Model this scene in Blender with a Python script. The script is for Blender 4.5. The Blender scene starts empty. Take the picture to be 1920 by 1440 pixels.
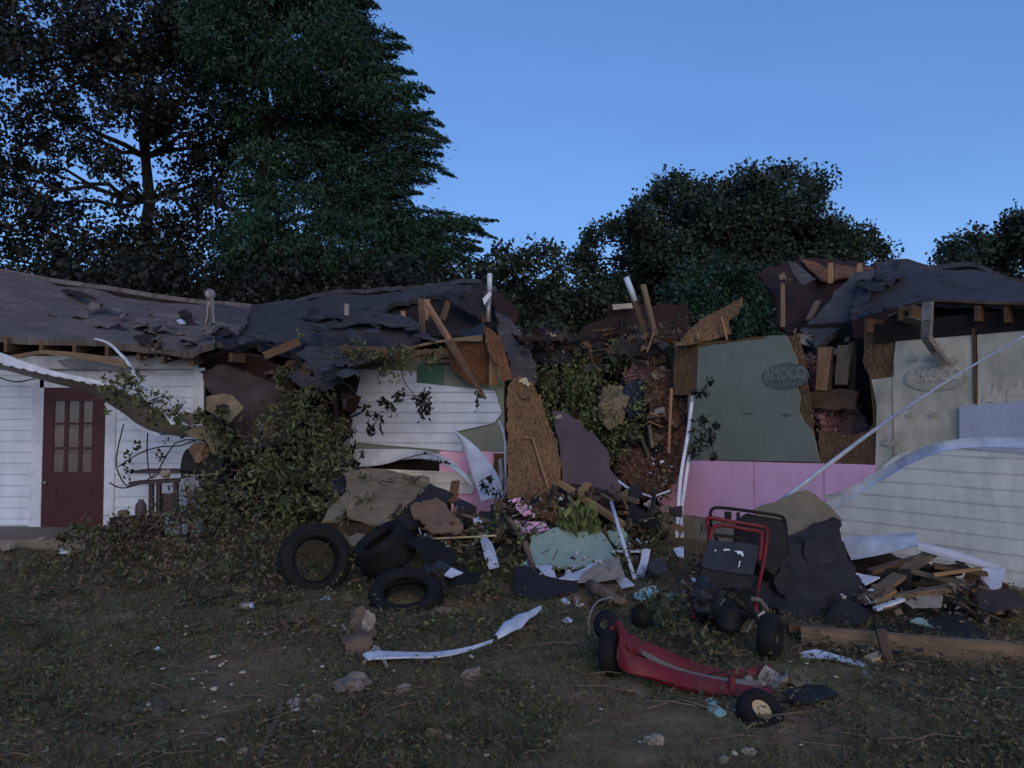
import bpy, bmesh, math, random
import numpy as np
from mathutils import Vector, Matrix, noise
from mathutils.geometry import delaunay_2d_cdt

S = bpy.context.scene
COL = S.collection
random.seed(7); RNG = np.random.default_rng(7)
R = math.radians

# ------------------------------------------------------------------ camera
F = 1450.0; PITCH = math.atan(64/1450); CZ = 1.6
cd = bpy.data.cameras.new("camera"); cam = bpy.data.objects.new("camera", cd); COL.objects.link(cam)
cd.sensor_width = 36; cd.lens = 36*F/1920; cd.clip_end = 2000; cd.clip_start = 0.05
cam.location = (0, 0, CZ); cam.rotation_euler = (R(90)+PITCH, 0, 0); S.camera = cam

# ------------------------------------------------------------------ sky, dusk glow, exposure
SUN_EL, SUN_AZ = 20.0, 168.0           # afterglow behind the camera, a little to the right (azimuth clockwise from +Y)
w = bpy.data.worlds.new("World"); S.world = w; w.use_nodes = True
nt = w.node_tree; bg = nt.nodes['Background']
sky = nt.nodes.new('ShaderNodeTexSky'); sky.sky_type = 'NISHITA'; sky.sun_disc = False
sky.sun_elevation = R(SUN_EL); sky.sun_rotation = R(SUN_AZ); sky.air_density = 1.0; sky.dust_density = 0.3; sky.ozone_density = 3.0
tint = nt.nodes.new('ShaderNodeMix'); tint.data_type = 'RGBA'; tint.blend_type = 'MULTIPLY'; tint.inputs[0].default_value = 1.0; tint.inputs[7].default_value = (1.08, 1.30, 1.62, 1)   # dusk blue cast
flat = nt.nodes.new('ShaderNodeMix'); flat.data_type = 'RGBA'; flat.inputs[0].default_value = 0.5; flat.inputs[7].default_value = (0.84, 2.0, 5.2, 1)   # thin even high haze of dusk
cn = nt.nodes.new('ShaderNodeTexNoise'); cn.inputs['Scale'].default_value = 2.2; cn.inputs['Detail'].default_value = 4; cm = nt.nodes.new('ShaderNodeMapping'); cm.inputs['Scale'].default_value = (1, 1, 3.5)
ct = nt.nodes.new('ShaderNodeTexCoord'); nt.links.new(ct.outputs['Generated'], cm.inputs[0]); nt.links.new(cm.outputs[0], cn.inputs['Vector'])
cr = nt.nodes.new('ShaderNodeMapRange'); cr.inputs[1].default_value = .35; cr.inputs[2].default_value = .7; cr.inputs[3].default_value = .42; cr.inputs[4].default_value = .62; nt.links.new(cn.outputs[0], cr.inputs[0]); nt.links.new(cr.outputs[0], flat.inputs[0])   # faint broken cloud
nt.links.new(sky.outputs[0], tint.inputs[6]); nt.links.new(tint.outputs[2], flat.inputs[6]); nt.links.new(flat.outputs[2], bg.inputs[0]); bg.inputs[1].default_value = 0.12
sd = bpy.data.lights.new("sun", 'SUN'); so = bpy.data.objects.new("sun", sd); COL.objects.link(so)
sd.energy = 1.2; sd.angle = R(40); sd.color = (1.0, 0.82, 0.65)
az = R(SUN_AZ); el = R(SUN_EL)
tosun = Vector((math.sin(az)*math.cos(el), math.cos(az)*math.cos(el), math.sin(el)))
so.rotation_euler = tosun.to_track_quat('Z', 'Y').to_euler()
S.view_settings.view_transform = 'Standard'; S.view_settings.look = 'None'
S.view_settings.exposure = 0.0; S.view_settings.gamma = 1.0

# ------------------------------------------------------------------ geometry helpers
ca, sa = math.cos(PITCH), math.sin(PITCH)
def ray(px, py):
    u = -(py-720)/F
    return Vector(((px-960)/F, ca-sa*u, sa+ca*u))
def P(px, py, D):
    r = ray(px, py); r = r*(D/r.y); return Vector((r.x, r.y, r.z+CZ))
def V3(t):
    return P(*t) if not isinstance(t, Vector) else t
def G(px, py, z=0.0):
    r = ray(px, py); k = (z-CZ)/r.z; return Vector((r.x*k, r.y*k, z))
def gz(x, y):
    return 0.05*noise.noise(Vector((x*0.5, y*0.5, 0)))+0.03*noise.noise(Vector((x*1.7, y*1.7, 3)))
class Wall:
    def __init__(s, a, b):
        s.a = Vector((a[0], a[1], 0)); s.b = Vector((b[0], b[1], 0)); s.d = (s.b-s.a).normalized()
        s.n = Vector((s.d.y, -s.d.x, 0))
        if s.n.y > 0: s.n = -s.n
    def at(s, px, py, off=0.0):
        r = ray(px, py); o = Vector((0, 0, CZ)); p0 = s.a+s.n*off
        k = (p0-o).dot(s.n)/r.dot(s.n); return o+r*k
    def sz(s, px, py):
        p = s.at(px, py); return ((p-s.a).dot(s.d), p.z)
    def pt(s, u, z, off=0.0):
        return s.a+s.d*u+s.n*off+Vector((0, 0, z))
W1 = Wall((-7.7, 10.6), (-4.0, 10.6))
W2 = Wall((-2.79, 11.9), (-0.08, 11.5))
W3 = Wall((2.39, 10.5), (4.77, 7.2))

def setp(o, L=None, c=None, g=None, kind=None):
    if L: o['label'] = L
    if c: o['category'] = c
    if g: o['group'] = g
    if kind: o['kind'] = kind
    return o
def empty(name, loc, L, c, g=None):
    o = bpy.data.objects.new(name, None); COL.objects.link(o); o.location = loc; o.empty_display_size = 0.2
    return setp(o, L, c, g)
def worldloc(o):
    v = Vector(o.location)
    while o.parent: o = o.parent; v += o.location
    return v
def mk(name, verts, faces, mat, p=None, L=None, c=None, g=None, kind=None, smooth=False, uvs=None, mi=None):
    """verts in world coordinates -> one mesh object whose origin sits at its base"""
    v = np.array([tuple(x) for x in verts], dtype=float) if not isinstance(verts, np.ndarray) else verts
    lo, hi = v.min(0), v.max(0); o0 = np.array([(lo[0]+hi[0])/2, (lo[1]+hi[1])/2, lo[2]])
    me = bpy.data.meshes.new(name)
    if isinstance(faces, np.ndarray):
        n, k = faces.shape
        me.vertices.add(len(v)); me.vertices.foreach_set('co', (v-o0).ravel())
        me.loops.add(n*k); me.loops.foreach_set('vertex_index', faces.ravel())
        me.polygons.add(n); me.polygons.foreach_set('loop_start', np.arange(0, n*k, k)); me.polygons.foreach_set('loop_total', np.full(n, k))
        if mi is not None: me.polygons.foreach_set('material_index', mi)
        me.update(calc_edges=True)
    else:
        me.from_pydata([tuple(x) for x in (v-o0)], [], faces); me.update()
        if mi is not None:
            for pl, m_ in zip(me.polygons, mi): pl.material_index = m_
    for m_ in (mat if isinstance(mat, (list, tuple)) else [mat]): me.materials.append(m_)
    if uvs is not None:
        ul = me.uv_layers.new(name='UVMap'); li = np.zeros(len(me.loops), dtype=int); me.loops.foreach_get('vertex_index', li)
        ul.data.foreach_set('uv', np.asarray(uvs, dtype=float)[li].ravel())
    if smooth: me.polygons.foreach_set('use_smooth', np.ones(len(me.polygons), dtype=bool))
    o = bpy.data.objects.new(name, me); COL.objects.link(o)
    if p: o.parent = p; o.location = Vector(o0)-worldloc(p)
    else: o.location = o0
    return setp(o, L, c, g, kind)

class MB:
    def __init__(s): s.v = []; s.f = []; s.m = []; s.uv = []
    def add(s, vs, fs, m=0, uv=None):
        b = len(s.v); s.v += [Vector(x) for x in vs]; s.f += [tuple(i+b for i in f) for f in fs]; s.m += [m]*len(fs)
        s.uv += uv if uv else [(x[0]+x[1], x[2]) for x in vs]
    def box(s, c, X, Y, Z, m=0, taper=1.0, jit=0.0):
        """box centred c with half-axis vectors X (long), Y, Z"""
        vs = []; uv = []
        for i in (-1, 1):
            for j in (-1, 1):
                for k in (-1, 1):
                    q = Vector((random.uniform(-jit, jit) for _ in range(3))) if jit else Vector((0, 0, 0))
                    t = taper if i > 0 else 1
                    vs.append(c+X*i+Y*j*t+Z*k*t+q); uv.append((i*X.length, j*Y.length+k*Z.length))
        s.add(vs, [(0, 1, 3, 2), (4, 6, 7, 5), (0, 4, 5, 1), (2, 3, 7, 6), (0, 2, 6, 4), (1, 5, 7, 3)], m, uv)
    def beam(s, a, b, wd, ht, up=None, m=0, taper=1.0, jit=0.0):
        a = Vector(a); b = Vector(b); X = (b-a)/2; up = Vector(up) if up else Vector((0, 0, 1))
        Y = X.cross(up)
        if Y.length < 1e-4: Y = X.cross(Vector((0, 1, 0)))
        Y.normalize(); Z = Y.cross(X).normalized()
        s.box((a+b)/2, X, Y*wd/2, Z*ht/2, m, taper, jit)
    def tube(s, pts, rad, n=8, m=0, cap=True):
        pts = [Vector(q) for q in pts]; k = len(pts)
        rad = rad if isinstance(rad, (list, tuple)) else [rad]*k
        vs = []; uv = []; L = 0; prev = None
        for i, q in enumerate(pts):
            t = (pts[min(i+1, k-1)]-pts[max(i-1, 0)]).normalized()
            ref = Vector((0, 0, 1)) if abs(t.z) < 0.9 else Vector((0, 1, 0))
            u = t.cross(ref).normalized() if prev is None else (prev-t*prev.dot(t)).normalized()
            prev = u; v = t.cross(u)
            if i: L += (q-pts[i-1]).length
            for j in range(n):
                a = 2*math.pi*j/n; vs.append(q+(u*math.cos(a)+v*math.sin(a))*rad[i]); uv.append((L, j/n*0.3))
        fs = [(i*n+j, i*n+(j+1) % n, (i+1)*n+(j+1) % n, (i+1)*n+j) for i in range(k-1) for j in range(n)]
        if cap: fs += [tuple(range(n))[::-1], tuple(range((k-1)*n, k*n))]
        s.add(vs, fs, m, uv)
    def lathe(s, prof, c, axis, n=32, m=0, closed=True, sq=None):
        """prof: (radius, along) ; axis a vector; sq: squash function(angle)->radius factor"""
        ax = Vector(axis).normalized(); ref = Vector((0, 0, 1)) if abs(ax.z) < 0.9 else Vector((1, 0, 0))
        u = ax.cross(ref).normalized(); v = ax.cross(u); k = len(prof); vs = []; uv = []
        for j in range(n):
            a = 2*math.pi*j/n; q = sq(a) if sq else 1
            for (r_, h) in prof: vs.append(Vector(c)+(u*math.cos(a)+v*math.sin(a))*r_*q+ax*h); uv.append((a, h+r_))
        kk = k if closed else k-1
        fs = [(j*k+i, ((j+1) % n)*k+i, ((j+1) % n)*k+(i+1) % k, j*k+(i+1) % k) for j in range(n) for i in range(kk)]
        s.add(vs, fs, m, uv)
    def build(s, name, mat, p=None, L=None, c=None, g=None, kind=None, smooth=False):
        return mk(name, s.v, s.f, mat, p, L, c, g, kind, smooth, s.uv, s.m)

def inpoly(x, y, poly):
    r = False; n = len(poly)
    for i in range(n):
        x1, y1 = poly[i]; x2, y2 = poly[(i+1) % n]
        if (y1 > y) != (y2 > y) and x < (x2-x1)*(y-y1)/(y2-y1)+x1: r = not r
    return r
def jagged(poly, jag, step, which=None):
    out = []; n = len(poly)
    for i in range(n):
        a = Vector(poly[i]); b = Vector(poly[(i+1) % n]); L = (b-a).length; k = max(1, int(L/step)); out.append(tuple(a))
        if L < 1e-5: continue
        nn = Vector((-(b-a).y, (b-a).x))/L
        on = which is None or i in which
        for j in range(1, k):
            t = (j+(random.uniform(-.3, .3) if on else 0))/k
            q = a.lerp(b, t)+(nn*random.uniform(-jag, jag) if on else nn*0)
            out.append(tuple(q))
    return out
def sheet(name, pts, mat, thick=0.012, h=0.12, jag=0.0, wave=0.0, wsc=1.5, holes=None, p=None, L=None, c=None, g=None, kind=None, jwhich=None, seed=None, jstep=None, curl=0.0, smooth=True, uvrot=0.0):
    """a panel with real thickness through the given 3D outline; edges can be torn, surface can sag and ripple"""
    Q = np.array([tuple(V3(t)) for t in pts]); cen = Q.mean(0); _, _, vt = np.linalg.svd(Q-cen)
    n = Vector(vt[2])
    if n.dot(Vector((0, 0, CZ))-Vector(cen)) < 0: n = -n
    up = Vector((0, 0, 1)); u = up.cross(n)
    if u.length < 0.05: u = Vector((1, 0, 0))
    u.normalize(); v = n.cross(u).normalized(); C = Vector(cen)
    p2 = [((Vector(q)-C).dot(u), (Vector(q)-C).dot(v)) for q in Q]; res = np.array([(Vector(q)-C).dot(n) for q in Q])
    base = np.array(p2)
    outl = jagged(p2, jag, jstep or max(h*0.5, jag*1.3, 0.02), jwhich) if (jag or True) else p2
    hl = []
    for hh in (holes or []):
        hp = [((V3(t)-C).dot(u), (V3(t)-C).dot(v)) for t in hh]; hl.append(jagged(hp, jag, h*0.5))
    xs = [q[0] for q in outl]; ys = [q[1] for q in outl]; co = [Vector(q) for q in outl]; ne = len(outl)
    ed = [(i, (i+1) % ne) for i in range(ne)]
    for hh in hl:
        b = len(co); co += [Vector(q) for q in hh]; ed += [(b+i, b+(i+1) % len(hh)) for i in range(len(hh))]
    nb = len(co); y = min(ys)+h*0.5; row = 0
    bp = np.array([tuple(q) for q in co])
    while y < max(ys):
        x = min(xs)+(h*0.5 if row % 2 else h)
        while x < max(xs):
            if inpoly(x, y, outl) and not any(inpoly(x, y, hh) for hh in hl) and (np.min((bp[:, 0]-x)**2+(bp[:, 1]-y)**2) > (h*0.3)**2): co.append(Vector((x, y)))
            x += h
        y += h*0.87; row += 1
    vv, _, tt, *_ = delaunay_2d_cdt(co, ed, [], 0, 1e-6)
    tris = []
    for t in tt:
        cx = sum(vv[i].x for i in t)/3; cy = sum(vv[i].y for i in t)/3
        if inpoly(cx, cy, outl) and not any(inpoly(cx, cy, hh) for hh in hl): tris.append(tuple(t))
    sd_ = seed if seed is not None else random.uniform(0, 99); flat = np.abs(res).max() < 1e-5
    vs = []; uv = []
    for q in vv:
        if flat: z = 0.0
        else:
            d = (base[:, 0]-q.x)**2+(base[:, 1]-q.y)**2; wgt = 1/(d+1e-4)**1.5; z = float((wgt*res).sum()/wgt.sum())
        if wave: z += wave*noise.noise(Vector((q.x*wsc+sd_, q.y*wsc, sd_)))+wave*0.35*noise.noise(Vector((q.x*wsc*3+sd_, q.y*wsc*3, 5)))
        if curl: z += curl*(q.x**2)
        vs.append(C+u*q.x+v*q.y+n*z)
        cr, sr = math.cos(uvrot), math.sin(uvrot); uv.append((q.x*cr-q.y*sr, q.x*sr+q.y*cr))
    N = len(vs); vs2 = vs+[q-n*thick for q in vs]; fs = []
    cnt = {}
    for t in tris:
        a, b, c_ = t; nn = (vs[b]-vs[a]).cross(vs[c_]-vs[a])
        if nn.dot(n) < 0: t = (a, c_, b)
        fs.append(t); fs.append((t[0]+N, t[2]+N, t[1]+N))
        for i in range(3): cnt[(t[i], t[(i+1) % 3])] = 1
    for (a, b) in list(cnt):
        if (b, a) not in cnt: fs.append((b, a, a+N, b+N))
    o = mk(name, vs2, fs, mat, p, L, c, g, kind, False, uv+uv)
    if smooth:
        me = o.data; sm = np.array([pl.loop_total == 3 for pl in me.polygons]); me.polygons.foreach_set('use_smooth', sm)
        sh = np.zeros(len(me.edges), dtype=bool)
        for pl in me.polygons:
            if pl.loop_total == 4:
                for li in pl.loop_indices: sh[me.loops[li].edge_index] = True
        at_ = me.attributes.new('sharp_edge', 'BOOLEAN', 'EDGE'); at_.data.foreach_set('value', sh)
    return o

def resample(pts, n):
    pts = [V3(t) for t in pts]; k = len(pts); out = []
    for i in range(n):
        t = i/(n-1)*(k-1); j = min(int(t), k-2); f = t-j
        p0 = pts[max(j-1, 0)]; p1 = pts[j]; p2 = pts[j+1]; p3 = pts[min(j+2, k-1)]
        out.append(0.5*((2*p1)+(p2-p0)*f+(2*p0-5*p1+4*p2-p3)*f*f+(3*p1-3*p2+p3-p0)*f**3))
    return out
def loft(name, A, B, mat, thick=0.006, n=24, m=3, bow=0.0, p=None, L=None, c=None, g=None, kind=None, crumple=0.0):
    """bent strip between two rails, with thickness"""
    a = resample(A, n); b = resample(B, n); vs = []; uv = []; ln = 0
    for i in range(n):
        if i: ln += (a[i]-a[i-1]).length
        tv = (a[min(i+1, n-1)]-a[max(i-1, 0)]); wv = b[i]-a[i]; nn = tv.cross(wv)
        nn = nn.normalized() if nn.length > 1e-9 else Vector((0, -1, 0))
        if nn.dot(Vector((0, 0, CZ))-a[i]) < 0: nn = -nn
        for j in range(m+1):
            s_ = j/m; q = a[i]+wv*s_+nn*(bow*math.sin(math.pi*s_))
            if crumple: q += nn*crumple*noise.noise(q*6)
            vs.append(q); vs.append(q-nn*thick); uv += [(ln, s_*wv.length)]*2
    K = (m+1)*2; fs = []
    for i in range(n-1):
        for j in range(m):
            t = i*K+j*2; fs += [(t, t+K, t+K+2, t+2), (t+1, t+3, t+K+3, t+K+1)]
        t = i*K; fs.append((t, t+1, t+K+1, t+K)); t = i*K+m*2; fs.append((t, t+K, t+K+1, t+1))
    for i in (0, n-1):
        for j in range(m): t = i*K+j*2; fs.append((t, t+2, t+3, t+1))
    return mk(name, vs, fs, mat, p, L, c, g, kind, False, uv)

def siding(name, wall, poly, mat, lap=0.15, off=0.012, p=None, L=None, z0=None, proud=0.014, wob=0.0):
    """lapped boards on a wall plane, clipped to a pixel outline"""
    pl = [wall.sz(*q) for q in poly]; zs = [q[1] for q in pl]; m = MB()
    z = z0 if z0 is not None else min(zs)
    while z > min(zs)+1e-6: z -= lap
    def ext(zz):
        xs = []
        for i in range(len(pl)):
            (x1, y1), (x2, y2) = pl[i], pl[(i+1) % len(pl)]
            if (y1 > zz) != (y2 > zz): xs.append((x2-x1)*(zz-y1)/(y2-y1)+x1)
        return sorted(xs)
    while z < max(zs):
        a, b = max(z, min(zs)), min(z+lap, max(zs))
        if b-a > 0.01:
            ea, eb = ext(a+1e-4), ext(b-1e-4)
            if len(ea) == len(eb):
                for i in range(0, len(ea)-1, 2):
                    k = max(1, int((ea[i+1]-ea[i])/0.35)); vs = []; uv = []
                    for j in range(k+1):
                        t = j/k; xa = ea[i]*(1-t)+ea[i+1]*t; xb = eb[i]*(1-t)+eb[i+1]*t
                        wb = wob*noise.noise(Vector((xa*1.2, z*0.8, 9)))
                        for (x, zz, o_) in ((xa, a, off+proud), (xb, b, off+0.001), (xa, a, off-0.004), (xa, a+0.018, off+proud+0.004)):
                            vs.append(wall.pt(x, zz+0.4*wb, o_+abs(wb))); uv.append((x, zz))
                    fs = []
                    for j in range(k):
                        q = j*4; fs += [(q+0, q+4, q+7, q+3), (q+3, q+7, q+5, q+1), (q+2, q+6, q+4, q+0)]
                    m.add(vs, fs, 0, uv)
        z += lap
    return m.build(name, mat, p, L)

# ------------------------------------------------------------------ materials
def mat(name, col, col2=None, sc=6.0, rough=0.75, bump=0.0, bsc=30.0, metal=0.0, kind=None, spec=0.35, stretch=None, dirt=0.0, isl=0.0, trans=0.0):
    m = bpy.data.materials.new(name); m.use_nodes = True; nt = m.node_tree; N = nt.nodes; K = nt.links.new
    b = N['Principled BSDF']; b.inputs['Roughness'].default_value = rough; b.inputs['Metallic'].default_value = metal
    b.inputs['Specular IOR Level'].default_value = spec
    tc = N.new('ShaderNodeTexCoord'); src = tc.outputs['UV' if kind in ('shingle', 'osb', 'wood', 'lapwear') else 'Object']
    mp = N.new('ShaderNodeMapping'); K(src, mp.inputs[0])
    if stretch: mp.inputs['Scale'].default_value = stretch
    c2 = col2 or tuple(x*0.7 for x in col)
    if name not in ('white_siding', 'white_trim', 'white_pvc', 'paper_white', 'lilac_siding'):
        col = tuple(a*b for a, b in zip(col, (1.3, 1.12, .86))); c2 = tuple(a*b for a, b in zip(c2, (1.3, 1.12, .86)))
    n1 = N.new('ShaderNodeTexNoise'); n1.inputs['Scale'].default_value = sc; n1.inputs['Detail'].default_value = 6; n1.inputs['Roughness'].default_value = 0.65
    K(mp.outputs[0], n1.inputs['Vector'])
    rp = N.new('ShaderNodeValToRGB'); rp.color_ramp.elements[0].position = 0.35; rp.color_ramp.elements[1].position = 0.65
    rp.color_ramp.elements[0].color = (*c2, 1); rp.color_ramp.elements[1].color = (*col, 1)
    K(n1.outputs[0], rp.inputs[0]); out = rp.outputs[0]; hgt = None
    def mix(a, bcol, fac, mode='MIX'):
        x = N.new('ShaderNodeMix'); x.data_type = 'RGBA'; x.blend_type = mode
        if hasattr(fac, 'links'): K(fac, x.inputs[0])
        else: x.inputs[0].default_value = fac
        K(a, x.inputs[6])
        if hasattr(bcol, 'links'): K(bcol, x.inputs[7])
        else: x.inputs[7].default_value = (*bcol, 1)
        return x.outputs[2]
    if kind == 'shingle':
        br = N.new('ShaderNodeTexBrick'); br.inputs['Scale'].default_value = 1.0; br.inputs['Brick Width'].default_value = 0.3; br.inputs['Row Height'].default_value = 0.14
        br.inputs['Mortar Size'].default_value = 0.008; br.inputs['Color1'].default_value = (1, 1, 1, 1); br.inputs['Color2'].default_value = (0.55, 0.55, 0.58, 1); br.inputs['Mortar'].default_value = (0.25, 0.25, 0.25, 1)
        nd = N.new('ShaderNodeTexNoise'); nd.inputs['Scale'].default_value = 3; K(src, nd.inputs['Vector'])
        va = N.new('ShaderNodeVectorMath'); va.operation = 'SCALE'; K(nd.outputs['Color'], va.inputs[0]); va.inputs['Scale'].default_value = 0.05
        vb = N.new('ShaderNodeVectorMath'); K(src, vb.inputs[0]); K(va.outputs[0], vb.inputs[1]); K(vb.outputs[0], br.inputs['Vector'])
        out = mix(out, br.outputs['Color'], 0.3 if isl < 0 else 0.6, 'MULTIPLY'); hgt = br.outputs['Color']
    if kind == 'osb':
        vo = N.new('ShaderNodeTexVoronoi'); vo.inputs['Scale'].default_value = 62; mq = N.new('ShaderNodeMapping'); mq.inputs['Scale'].default_value = (1, 0.45, 1); K(src, mq.inputs[0]); K(mq.outputs[0], vo.inputs['Vector'])
        sx = N.new('ShaderNodeSeparateColor'); K(vo.outputs['Color'], sx.inputs[0])
        mr = N.new('ShaderNodeMapRange'); mr.inputs[3].default_value = 0.5; mr.inputs[4].default_value = 1.35; K(sx.outputs[0], mr.inputs[0])
        cc = N.new('ShaderNodeCombineColor'); [K(mr.outputs[0], cc.inputs[i]) for i in range(3)]
        out = mix(out, cc.outputs[0], 1.0, 'MULTIPLY'); hgt = sx.outputs[1]
    if kind == 'wood':
        wv = N.new('ShaderNodeTexNoise'); wv.inputs['Scale'].default_value = 9; wv.inputs['Detail'].default_value = 5; mq = N.new('ShaderNodeMapping'); mq.inputs['Scale'].default_value = (0.35, 7, 1); K(src, mq.inputs[0]); K(mq.outputs[0], wv.inputs['Vector'])
        mr = N.new('ShaderNodeMapRange'); mr.inputs[1].default_value = 0.3; mr.inputs[2].default_value = 0.7; mr.inputs[3].default_value = 0.55; mr.inputs[4].default_value = 1.15; K(wv.outputs[0], mr.inputs[0])
        cc = N.new('ShaderNodeCombineColor'); [K(mr.outputs[0], cc.inputs[i]) for i in range(3)]
        out = mix(out, cc.outputs[0], 1.0, 'MULTIPLY'); hgt = wv.outputs[0]
    if isl > 0:
        ge = N.new('ShaderNodeNewGeometry'); mr = N.new('ShaderNodeMapRange'); mr.inputs[3].default_value = 1-isl; mr.inputs[4].default_value = 1+isl; K(ge.outputs['Random Per Island'], mr.inputs[0])
        cc = N.new('ShaderNodeCombineColor'); [K(mr.outputs[0], cc.inputs[i]) for i in range(3)]
        out = mix(out, cc.outputs[0], 1.0, 'MULTIPLY')
    if dirt:
        n2 = N.new('ShaderNodeTexNoise'); n2.inputs['Scale'].default_value = 2.4; n2.inputs['Detail'].default_value = 10; n2.inputs['Roughness'].default_value = 0.75; md = N.new('ShaderNodeMapping'); md.inputs['Scale'].default_value = (1.6, 1.6, .55); K(tc.outputs['Object'], md.inputs[0]); K(md.outputs[0], n2.inputs['Vector'])
        r2 = N.new('ShaderNodeValToRGB'); r2.color_ramp.elements[0].position = 0.43; r2.color_ramp.elements[1].position = 0.68
        r2.color_ramp.elements[0].color = (0, 0, 0, 1); r2.color_ramp.elements[1].color = (dirt, dirt, dirt, 1); K(n2.outputs[0], r2.inputs[0])
        out = mix(out, (0.10, 0.08, 0.06), r2.outputs[0])
    K(out, b.inputs['Base Color'])
    if bump:
        n3 = N.new('ShaderNodeTexNoise'); n3.inputs['Scale'].default_value = bsc; n3.inputs['Detail'].default_value = 4; K(src, n3.inputs['Vector'])
        bp_ = N.new('ShaderNodeBump'); bp_.inputs['Strength'].default_value = min(1, bump); bp_.inputs['Distance'].default_value = 0.02*bump
        if hgt:
            ad = N.new('ShaderNodeMath'); ad.operation = 'ADD'; K(n3.outputs[0], ad.inputs[0]); K(hgt, ad.inputs[1]); K(ad.outputs[0], bp_.inputs['Height'])
        else: K(n3.outputs[0], bp_.inputs['Height'])
        K(bp_.outputs[0], b.inputs['Normal'])
    if trans:
        tr = N.new('ShaderNodeBsdfTranslucent'); K(out, tr.inputs[0]); ms = N.new('ShaderNodeMixShader'); ms.inputs[0].default_value = trans
        K(b.outputs[0], ms.inputs[1]); K(tr.outputs[0], ms.inputs[2]); K(ms.outputs[0], N['Material Output'].inputs[0])
    return m
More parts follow.
